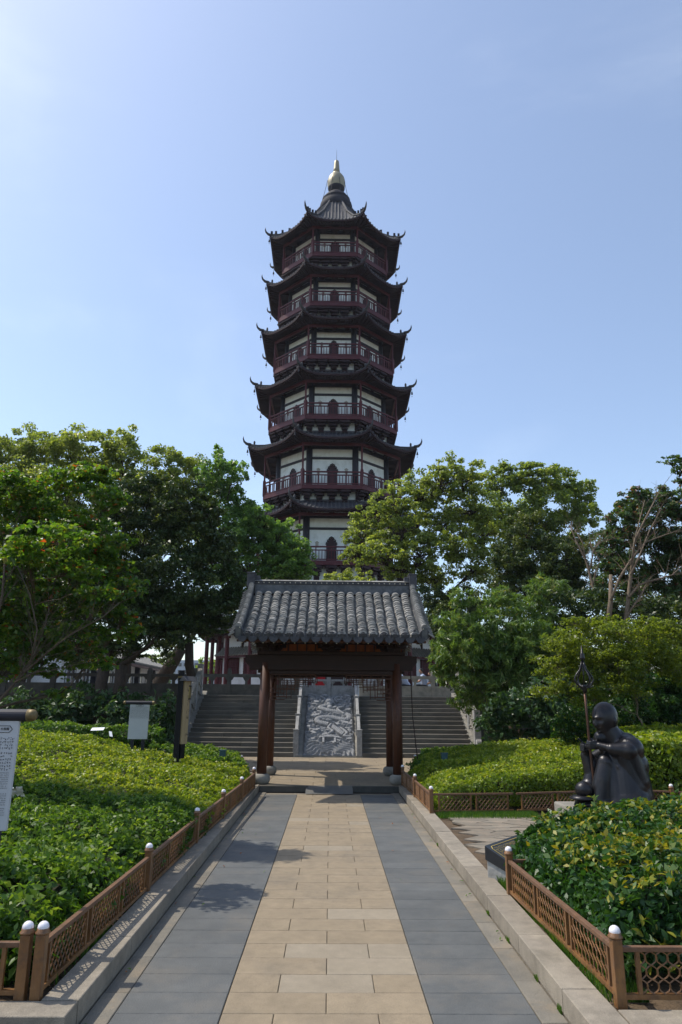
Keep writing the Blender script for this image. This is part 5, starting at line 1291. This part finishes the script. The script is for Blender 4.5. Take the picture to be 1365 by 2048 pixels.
# near hand gripping the staff: palm, four fingers, thumb
bl(1187, 1489, -.09, 8, 8.5, 6)
for i, (du, dv) in enumerate(((0,-6.5),(-.6,-2.2),(-.4,2.2),(.6,6.2))):
    L_ = (1.0, 1.06, .98, .82)[i]
    cp((1183+du, 1489+dv, -.11), (1176+du, 1489.5+dv, -.10), 2.5, 2.4); cp((1176+du, 1489.5+dv, -.10), (1172.5+du, 1490+dv, -.045*L_), 2.4, 2.2); cp((1172.5+du, 1490+dv, -.045), (1177+du, 1490.5+dv, -.005), 2.2, 2.0)
cp((1188, 1482, -.07), (1181, 1478, -.05), 2.8, 2.4); cp((1181, 1478, -.05), (1175, 1480, -.03), 2.4, 2.0)
# far hand, forearm
cp((1240, 1500, .25), (1200, 1520, .22), 16, 12); cp((1200, 1530, .18), (1176, 1502, .10), 10, 6); bl(1171, 1494, .07, 7, 8, 6)
for i in range(4): cp((1171, 1488+i*4, .05), (1164, 1489+i*4, .03), 2.3, 2.2); cp((1164, 1489+i*4, .03), (1167, 1490+i*4, -.03), 2.1, 1.9)
cp((1171, 1488, .07), (1164, 1481, .05), 2.4, 2.1); cp((1164, 1481, .05), (1160, 1477, .05), 2.1, 1.7)
cp((1180, 1512, .15), (1196, 1570, .12), 10, 14)
# knee, shin, robe
cp((1205, 1523, -.12), (1198, 1560, -.14), 15, 17); cp((1198, 1560, -.14), (1196, 1605, -.12), 17, 22); cp((1205, 1524, -.12), (1240, 1560, -.05), 16, 26)
cp((1196, 1530, .14), (1188, 1575, .12), 12, 16); cp((1188, 1575, .12), (1180, 1606, .1), 18, 22); cp((1180, 1600, .05), (1160, 1610, .02), 17, 9); bl(1205, 1606, -.02, 50, 14, 46); bl(1168, 1609, -.05, 20, 7, 20)
# robe folds
for (p0, p1) in (((1222,1530,-.25),(1252,1606,-.36)),((1228,1478,-.14),(1218,1504,-.2))): cp(p0, p1, 3.2, 4)
fuse(b, 'body', MT['bronze'], st, .0088, 3)
b = MB(); b.tube([q(1192, 1606, -.03), q(1186, 1560, -.045), q(1177, 1489, -.045), q(1173, 1440, -.045), q(1167, 1378, -.045)], [.018, .018, .017, .017, .018], 12)
sf_ = b.build('staff', MT['staff'], st, smooth=True)
b = MB(); c0 = q(1167, 1376, -.045); c1 = q(1163, 1320, -.045); axs = (c1-c0).normalized(); Ls = (c1-c0).length
for k in range(4):
    a = k*math.pi/2+.25; e = Vector((math.cos(a), math.sin(a), 0))
    prof = [(.0,0),(.06,.03),(.105,.10),(.142,.2),(.14,.3),(.10,.42),(.055,.52),(.035,.62),(.01,.8)]
    b.tube([c0+axs*(Ls*z_*1.22)+e*r_*(.98) for r_, z_ in prof], .0115, 8)
b.tube([c0-axs*.06, c0+axs*.03], [.03,.045], 10); b.ball(c0, .045, 10)
for a in range(3): b.ball(c0+Vector((math.cos(a*2.1)*.045, math.sin(a*2.1)*.045, .02)), .02, 8)
b.tube([c1-axs*.0, c1+axs*.03, c1+axs*.05, c1+axs*.075, c1+axs*.09, c1+axs*.20], [.035,.038,.026,.032,.017,.004], 12); b.tube([c0, c1], .009, 8)
b.build('ring_head', MT['bronze'], sf_, smooth=True)
for k in range(4):
    b = MB(); a = k*math.pi/2+.25; c = c0+axs*(Ls*.12)+Vector((math.cos(a), math.sin(a), 0))*.10; pts = [c+Vector((math.cos(t)*.024, 0, math.sin(t)*.024-.02)) for t in [i*math.pi/5 for i in range(11)]]; b.tube(pts, .005, 5, cap=False); b.build('ring', MT['bronze'], sf_)
b = MB(); b.ball(q(1162, 1577, -.12), (.115, .11, .105), 20); b.lathe(q(1158, 1591, -.12), [(.10,-.02),(.155,-.025),(.16,-.012),(.11,.02)], 24); tag(b.build('bronze_hat', MT['bronze'], None, tuple(q(1160, 1590, -.12)), smooth=True), 'round bronze hat resting on the plinth at the feet of the monk statue', 'hat')
b = MB(); cc = q(1215, 1613, 0); b.box((cc.x+.02, SY, (cc.z+.08)/2), (1.16, .95, cc.z-.08)); b.build('plinth', MT['stone'], st, bevel=.02)
# ------------------------------------------------------------------ TREES
tree('camphor_tree', 'tall broad camphor tree with pale green crown at far left skyline', 'tree', (-13.5, 31, SZ), .35,
  [(20,925,75,58),(90,905,70,50),(170,895,80,50),(245,900,48,48),(55,985,95,60),(160,975,95,65),(250,975,60,60),(-70,960,80,80),(0,1070,100,80),(120,1070,100,70),(215,1060,70,60),(60,1160,110,70),(180,1160,90,70)], 31, 'leaf_camphor3', L=.15, Wd=.08, lai=3.4, clumps=34, csize=.24, rbias=.05)
tree('camphor_tree', 'camphor tree with narrow rounded top left of the bright green tree', 'tree', (-8.6, 29, SZ), .26,
  [(335,930,45,42),(375,950,42,45),(310,985,55,50),(375,1010,55,50),(330,1060,70,50),(400,1080,55,50)], 29, 'leaf_camphor3', L=.14, Wd=.08, lai=3.2, clumps=30, csize=.24)
tree('camphor_tree', 'bright green camphor tree leaning towards the pagoda on the left', 'tree', (-6.9, 27.5, SZ), .30,
  [(425,935,36,48),(462,960,34,48),(440,1005,55,45),(485,1035,40,42),(450,1070,60,50),(520,1070,52,42),(565,1105,45,42),(500,1125,65,42),(590,1140,34,28),(440,1140,60,45),(530,1160,60,26),(470,1195,50,35),(520,1035,34,34),(555,1070,45,36),(590,1105,38,34),(605,1135,26,26),(560,1140,50,28)], 26.5, 'leaf_camphor2', L=.13, Wd=.075, lai=3.6, clumps=32, csize=.24, rbias=.05)
tree('dark_evergreen', 'dark evergreen tree in the middle left with ivy covered twin trunks', 'tree', (-6.0, 19.5, .1), .2,
  [(240,1000,55,40),(300,985,50,38),(370,1000,60,42),(420,1030,40,40),(200,1070,60,55),(290,1065,70,55),(380,1085,75,55),(440,1110,45,50),(240,1150,75,60),(340,1160,85,65),(430,1180,55,55),(280,1230,80,55),(370,1235,60,45),(180,1220,80,60),(445,1225,45,35),(230,1285,70,26),(330,1262,60,24),(160,1280,60,34),(480,1190,40,40),(300,1180,60,50),(340,1225,60,40),(290,1140,60,40),(240,1200,60,45),(420,1255,34,18),(190,1150,60,60)], 19.5, 'leaf_dark', L=.10, Wd=.055, lai=4.3, clumps=30, csize=.28, trunks=2, fork=.5)
tree('ivy_tree', 'slim dark tree with drooping small leaves left of the pagoda columns', 'tree', (-4.95, 24.0, .1), .19,
  [(345,1265,50,42),(325,1305,38,30),(375,1240,40,30),(410,1215,42,28),(455,1225,40,28)], 24, 'leaf_dark', L=.11, Wd=.07, lai=2.0, clumps=30, csize=.2, fork=.86)
tree('dark_tree', 'dark leafy tree filling the far left behind the maple', 'tree', (-11, 22, .1), .3,
  [(10,1120,90,80),(100,1180,90,80),(10,1250,90,90),(110,1270,80,60),(-90,1180,90,110),(180,1300,60,30)], 22, 'leaf_dark', L=.13, Wd=.07, lai=3.4)
tree('maple_tree', 'maple with red-tipped leaves leaning in from the left edge', 'tree', (-5.6, 9.6, .35), .075,
  [(20,985,55,40),(70,1010,55,38),(140,960,60,28),(195,955,42,26),(215,1000,40,28),(30,1060,65,45),(110,1050,60,42),(180,1060,55,38),(225,1090,40,28),(60,1130,80,48),(150,1130,65,42),(220,1140,45,28),(30,1200,70,48),(120,1205,70,40),(200,1200,55,28),(245,1235,32,14),(265,1262,26,16),(60,1270,65,36),(150,1270,55,26),(225,1270,38,14),(20,1330,45,30),(100,1345,35,12),(120,1385,26,9),(110,1075,80,26,-2.1),(50,1110,60,26,-2.2),(195,1185,42,13,-2.1),(160,1140,45,20,-1.9),(180,1320,50,24),(90,1300,60,30),(250,1180,40,30),(170,1110,60,40),
   (-60,1000,70,60),(-80,1110,80,80),(-70,1230,80,80),(-170,1060,90,90),(-180,1200,90,90)], 9.6, 'leaf_maple', bark='bark_mid', L=.062, Wd=.048, lai=3.9, fork=.38, clumps=26, csize=.33, up_=.9, trunks=1, depth=1.3)
def branch_tree(name, label, cat, Y, lines, r0, m_, base=None):
    pts0 = lines[0][0]; bp = at(pts0[0], pts0[1], Y); t = thing(name, label, cat, (bp.x, Y, SZ if Y > 24 else .1)); mb = MB(); rr_ = random.Random(4)
    for ln in lines:
        n = len(ln)-1; ra, rb = ln[-1]; ra *= .62; rb *= .62; P_ = [at(u, v, Y+(i*.12)) for i, (u, v) in enumerate(ln[:n])]
        mb.tube(P_, [ra+(rb-ra)*i/(n-1) for i in range(n)], 7)
        if rb < .02:
            for i in range(1, n):
                for k in range(5):
                    a = P_[i-1].lerp(P_[i], rr_.random()); d = (P_[i]-P_[i-1]).normalized(); L_ = rr_.uniform(.25, .8)
                    e = a+(d*.8+Vector((rr_.gauss(0,.5), rr_.gauss(0,.4), rr_.gauss(.2,.4)))).normalized()*L_; mb.tube([a, a.lerp(e, .5)+Vector((0,0,.03)), e], [rb*.7, rb*.45, rb*.2], 4, cap=False)
                    for k2 in range(2): c = a.lerp(e, rr_.uniform(.3,.9)); mb.tube([c, c+Vector((rr_.gauss(0,.15), rr_.gauss(0,.15), rr_.gauss(.08,.15)))], [rb*.35, rb*.15], 3, cap=False)
    mb.build('trunk', MT[m_], t, smooth=True); return t
branch_tree('maple_limb', 'bare pale maple limbs low at the left edge over the big sign', 'branch', 8.6,
  [[(-30,1470),(0,1400),(40,1355),(62,1325),(85,1270),(100,1215),(.035,.012)],[(50,1345),(95,1305),(140,1270),(205,1235),(240,1205),(.024,.009)],[(30,1365),(70,1345),(120,1338),(170,1325),(.014,.005)],[(62,1325),(75,1260),(60,1190),(30,1120),(.022,.008)],[(-10,1260),(5,1190),(10,1120),(25,1060),(.03,.012)]], .03, 'bark_mid')
# right side
tree('camphor_tree', 'large spreading camphor tree right of the pagoda', 'tree', (6.1, 28, SZ), .30,
  [(925,945,48,42),(880,965,45,38),(835,985,50,38),(790,1005,48,38),(750,1035,45,36),(720,1070,38,34),(800,1060,60,42),(870,1035,60,45),(940,1010,55,48),(760,1105,55,32),(715,1112,32,22),(840,1105,62,40),(910,1090,60,48),(965,1060,48,45),(860,1150,55,26),(800,1140,40,20),(950,1130,50,36)], 28, 'leaf_camphor3', L=.13, Wd=.075, lai=3.0, fork=.42, clumps=34, csize=.22, trunks=3, rbias=.04, twigs=3)
tree('camphor_tree', 'small leafy shoots of a camphor peeping over the gate ridge', 'tree', (.4, 26.5, SZ), .06,
  [(668,1158,28,12),(705,1150,26,14),(735,1158,22,14)], 26.5, 'leaf_camphor3', L=.11, Wd=.065, lai=3.0, rbias=.15, clumps=16)
tree('camphor_tree', 'second camphor tree on the right skyline behind the dark bushy one', 'tree', (11.3, 32, SZ), .30,
  [(1000,965,42,36),(1040,950,45,30),(1085,955,48,30),(1125,965,45,34),(1160,990,38,36),(1175,1025,30,30),(1010,1030,60,50),(1080,1030,70,55),(1140,1060,55,50),(1060,1110,90,60)], 32, 'leaf_camphor', L=.14, Wd=.08, lai=3.6, clumps=34, csize=.24, rbias=.05)
tree('bushy_tree', 'dense dark bushy tree above the bamboo', 'tree', (7.6, 23.5, SZ-.2), .2,
  [(1050,1060,42,45),(1020,1110,40,50),(1070,1120,50,50),(1040,1170,55,40),(1100,1170,50,45),(1130,1110,45,45),(1160,1170,50,50)], 23.5, 'leaf_dark', L=.09, Wd=.05, lai=4.2, rbias=.15, clumps=36)
tree('evergreen_tree', 'dark evergreen with brown seed heads at the right edge', 'tree', (12.3, 22.5, .1), .3,
  [(1265,1010,35,28),(1310,1010,50,32),(1355,1005,40,35),(1245,1050,42,36),(1300,1060,60,42),(1360,1070,50,50),(1225,1100,38,40),(1290,1120,65,50),(1360,1140,60,60),(1240,1160,55,50),(1310,1190,70,50),(1370,1220,60,60),(1430,1080,70,90),(1275,985,22,14),(1215,1065,16,10)], 22.5, 'leaf_darkr', L=.12, Wd=.055, lai=4.0, clumps=32, csize=.24, rbias=.05)
tree('evergreen_tree', 'tree mostly outside the frame whose branch tip enters at the upper right edge', 'tree', (11.0, 15.5, .1), .22,
  [(1345,922,22,10),(1362,940,20,12),(1360,962,14,6),(1420,930,50,40),(1480,980,80,70),(1560,940,90,90),(1500,1080,90,70)], 15.5, 'leaf_darkr', L=.10, Wd=.05, lai=2.8, fork=.7)
branch_tree('bare_tree', 'leafless pale tree with sweeping branches on the right', 'tree', 19.0,
  [[(1250,1262),(1257,1200),(1262,1150),(1270,1080),(1295,1030),(1318,985),(.11,.02)],[(1215,1262),(1222,1200),(1222,1150),(.13,.08)],[(1222,1200),(1240,1155),(1262,1120),(1290,1085),(1330,1070),(1348,1064),(.06,.018)],[(1258,1195),(1278,1170),(1310,1160),(1345,1150),(1372,1125),(.06,.018)],[(1256,1230),(1275,1200),(1288,1180),(.05,.03)],[(1262,1150),(1280,1110),(1300,1060),(1322,1020),(.05,.015)],[(1262,1130),(1272,1070),(1290,1000),(.04,.014)]], .1, 'bark_pale')
branch_tree('bare_tree', 'smaller leafless tree in front of the right camphor', 'tree', 20.5,
  [[(1196,1230),(1186,1170),(1172,1120),(1152,1080),(1140,1050),(.08,.02)],[(1180,1140),(1188,1100),(1204,1078),(.04,.025)],[(1172,1120),(1165,1085),(1150,1060),(.03,.012)],[(1186,1170),(1200,1120),(1180,1085),(.03,.02)]], .08, 'bark_pale')
tree('bamboo_clump', 'bright green bamboo clump hanging over the right stair parapet', 'bamboo', (5.9, 20.5, .1), .05,
  [(920,1290,48,50),(905,1350,38,38),(960,1250,55,38),(1010,1215,50,30),(1060,1220,45,28),(1090,1235,35,22),(980,1300,70,50),(1050,1280,65,45),(950,1370,55,34),(1010,1360,55,45),(905,1245,32,30),(1100,1290,50,45),(1000,1190,30,20),(925,1200,28,24),(1090,1180,45,30),(890,1300,26,40),(1010,1290,60,50),(1040,1330,60,50),(985,1320,50,50),(955,1310,45,45),(880,1320,22,40),(930,1400,34,24),(985,1400,40,30)], 19.5, 'leaf_bamboo', L=.20, Wd=.034, lai=3.4, clumps=30, csize=.22, droop=.9, fork=.3, trunks=5, rbias=.05)
tree('fatsia_shrub', 'broad-leaved dark shrub below the bamboo', 'shrub', (5.6, 17.5, .1), .04,
  [(985,1440,30,34),(1000,1475,36,16),(1050,1475,50,16),(1100,1430,40,40),(1110,1470,40,20),(1010,1410,42,30),(1055,1400,50,38),(1020,1450,45,26),(1075,1445,45,34),(1100,1380,45,45)], 17.5, 'leaf_fatsia', L=.16, Wd=.07, lai=2.8, csize=.3, fork=.2)
tree('lace_maple', 'yellow-green maple spreading behind the bronze monk', 'tree', (6.1, 13.8, .1), .05,
  [(1135,1280,42,28),(1185,1255,45,22),(1240,1262,50,24),(1300,1265,50,24),(1350,1270,40,26),(1215,1245,30,14),(1290,1248,34,14),(1340,1250,26,12),(1120,1300,40,24),(1200,1300,55,26),(1270,1300,55,28),(1330,1310,50,30),(1270,1370,50,26),(1180,1395,45,20),(1110,1330,45,24),(1165,1320,52,34),(1235,1320,60,38),(1305,1325,60,40),(1360,1330,40,40),(1090,1385,38,12),(1140,1365,42,22),(1210,1370,50,26),(1150,1245,25,10)], 13.8, 'leaf_maple2', bark='bark_pale', L=.055, Wd=.032, lai=2.5, fork=.35, clumps=26, csize=.34, trunks=3, up_=.8, rbias=-.10)
tree('round_shrub', 'round glossy dark shrub left of the statue head', 'shrub', (4.9, 14.2, .1), .03,
  [(1145,1440,36,34),(1125,1455,26,24),(1165,1425,28,26),(1150,1470,40,20)], 14.2, 'leaf_photinia', L=.06, Wd=.032, lai=4.0, csize=.3, fork=.25, rbias=-.02)
tree('tall_shrub', 'tall dark glossy shrub behind the statue at the right edge', 'shrub', (7.2, 15.6, .1), .06,
  [(1250,1410,55,45),(1310,1400,60,50),(1365,1390,60,60),(1220,1450,45,30),(1290,1450,60,35),(1350,1450,60,40),(1330,1350,60,40),(1200,1400,40,35)], 15.2, 'leaf_photinia', L=.075, Wd=.04, lai=3.6, csize=.3, fork=.25, rbias=-.12)
tree('understorey', 'dark undergrowth filling the slope behind the bamboo and maple', 'shrub', (10, 21.5, .1), .08,
  [(1130,1215,60,40),(1200,1225,60,45),(1270,1235,60,45),(1340,1250,70,60),(1120,1290,70,50),(1210,1290,80,60),(1320,1320,80,60),(1130,1360,70,60),(1080,1330,60,60),(1200,1365,70,40),(1270,1370,70,40),(1340,1380,70,50),(1160,1400,60,40),(1230,1330,80,40)], 20.5, 'leaf_dark', L=.12, Wd=.06, lai=3.4, csize=.34)
tree('understorey', 'dark undergrowth under the camphor beside the gate roof', 'shrub', (4.6, 27, SZ), .06,
  [(870,1195,45,34),(880,1240,45,40),(900,1290,40,40),(960,1300,60,50),(1020,1300,60,50),(1080,1290,50,50),(940,1350,50,40),(1020,1350,60,40),(930,1215,50,40),(980,1190,60,40)], 26.5, 'leaf_dark', L=.11, Wd=.06, lai=3.4, rbias=.1)
# left shrubs in front of the terrace wall
for i, (lab, u, v, ru, rv, Y) in enumerate((('dark fatsia shrub at the far left under the balustrade', 60, 1420, 75, 42, 19), ('dark fatsia shrub with upright leaves left of the small sign', 165, 1412, 75, 44, 19.5), ('dark fatsia shrub directly behind the small white sign', 255, 1425, 55, 45, 18.5), ('dark green shrub between small sign and lantern post', 325, 1430, 38, 60, 17.5))):
    c = at(u, v, Y)
    tree('fatsia_shrub', lab, 'shrub', (c.x, Y, .1), .03, [(u-ru*.5, v+8, ru*.6, rv*.8), (u+ru*.5, v+8, ru*.6, rv*.8), (u, v-8, ru*.7, rv*.8), (u-ru*.3, v+rv*.8, ru*.7, rv*.6), (u+ru*.4, v+rv*.8, ru*.7, rv*.6)], Y, 'leaf_fatsia', L=.15, Wd=.06, lai=2.6, csize=.32, fork=.2)
hedge('low_hedge', 'dark low hedge at the foot of the small sign', [(-3.5, 14.9), (-8.5, 15.0), (-8.5, 16.2), (-3.6, 16.0)], lambda x, y: 1.0+.02*(-x)+0*y, 'leaf_hedge_green', .065, .036, 1.5, lump=.06)
# ------------------------------------------------------------------ BACKGROUND
hs = thing('white_house', 'long white house with grey tiled roof seen through the trees at left', 'house', (-13, 42, SZ))
A = Vector((-12.6, 31.5, 0)); B = Vector((-13.2, 55, 0)); A.x = at(120, 1350, 31.5).x; B.x = at(320, 1350, 52).x; B.y = 52
d = (B-A).normalized(); n_ = Vector((d.y, -d.x, 0)); L_ = (B-A).length
mb = MB(); mb.prism([A+Vector((0,0,SZ)), A+Vector((0,0,3.75)), A-n_*5+Vector((0,0,3.75)), A-n_*5+Vector((0,0,SZ))], d*L_); mb.build('wall', MT['wall_white'], hs)
mb = MB(); mb.prism([A+n_*.7+Vector((0,0,3.6)), A+n_*.7+Vector((0,0,3.7)), A-n_*2.5+Vector((0,0,5.2)), A-n_*5.7+Vector((0,0,3.7)), A-n_*5.7+Vector((0,0,3.6)), A-n_*2.5+Vector((0,0,5.0))], d*L_); rf = mb.build('roof', MT['roofdark'], hs)
mb = MB()
for i in range(int(L_/.35)): a = A+d*(.2+i*.35); mb.tube([a+n_*.72+Vector((0,0,3.72)), a-n_*2.5+Vector((0,0,5.24))], .07, 5)
mb.build('tile_rows', MT['rooftile'], rf)
mb = MB(); mb.bar(A+n_*.68+Vector((0,0,3.55)), B+n_*.68+Vector((0,0,3.55)), .1, .14); mb.build('eave_board', MT['red'], hs)
for i in range(10):
    a = A+d*(1.2+i*2.2)+n_*.02; mb = MB(); mb.box(a+Vector((0,0,2.7)), (1.1, .06, .85), (d, n_, Vector((0,0,1)))); wn = mb.build('window', MT['glass'], hs)
    mb = MB()
    for s_ in (-.55, 0, .55): mb.box(a+d*s_+n_*.04+Vector((0,0,2.7)), (.06, .05, .9), (d, n_, Vector((0,0,1))))
    mb.build('window_frame', MT['wall_white'], wn)
    if i % 2: mb = MB(); mb.box(a+d*1.1+n_*.1+Vector((0,0,2.7)), (.3, .3, 1.9), (d, n_, Vector((0,0,1)))); mb.build('pillar', MT['black'], hs)
fb = thing('office_block', 'distant pale blue grey block in the gap left of the pagoda columns', 'building', (at(388, 1345, 160).x, 160, SZ))
c = at(385, 1345, 160)
for (dx, w__, zt2) in ((-4, 7, at(388, 1332, 160).z), (1.5, 9, at(388, 1322, 160).z)):
    mb = MB(); mb.box((c.x+dx, 162-dx, zt2/2), (w__, 8, zt2)); bk = mb.build('block', MT['farwall'], fb)
    for r in range(4):
        for k in range(int(w__/1.2)): mb = MB(); mb.box((c.x+dx-w__/2+.9+k*1.2, 157.9-dx, zt2-1-r*1.5), (.7, .1, .7)); mb.build('window', MT['glass'], bk)
tree('distant_tree', 'sunlit yellow-green tree in the gap left of the pagoda columns', 'tree', (at(410, 1350, 70).x, 70, SZ), .3,
  [(412,1325,14,14),(402,1342,14,14),(420,1340,14,18),(432,1330,12,14),(405,1355,16,12)], 70, 'leaf_farbright', L=.28, Wd=.17, lai=4, clumps=16)
for i, (lab, u, v, ru, rv, Y) in enumerate((('distant tree line behind the white house at left', 300, 1335, 40, 20, 80), ('distant tree behind the camphor trunks at right', 900, 1290, 40, 30, 70))):
    tree('distant_tree', lab, 'tree', (at(u, 1370, Y).x, Y, SZ), .3, [(u-ru*.6, v, ru*.6, rv), (u+ru*.6, v, ru*.6, rv), (u, v-6, ru*.6, rv), (u, v+20, ru*1.2, rv)], Y, 'leaf_camphor', L=.3, Wd=.17, lai=3.6)
# ------------------------------------------------------------------ air
hz = MB(); hz.box((0, 100, 31), (420, 330, 66)); hz_ = hz.build('haze', None) if False else None
me = hz.mesh('haze', []); hz_ = bpy.data.objects.new('haze', me); C.objects.link(hz_)
M = bpy.data.materials.new('haze'); M.use_nodes = True; n = M.node_tree.nodes; n.remove(n['Principled BSDF'])
pv = n.new('ShaderNodeVolumePrincipled'); pv.inputs['Density'].default_value = .00022; pv.inputs['Color'].default_value = (.80, .88, 1, 1); pv.inputs['Anisotropy'].default_value = .3
M.node_tree.links.new(pv.outputs[0], n['Material Output'].inputs['Volume']); me.materials.append(M)
tag(hz_, 'thin summer haze in the air', kind='stuff')
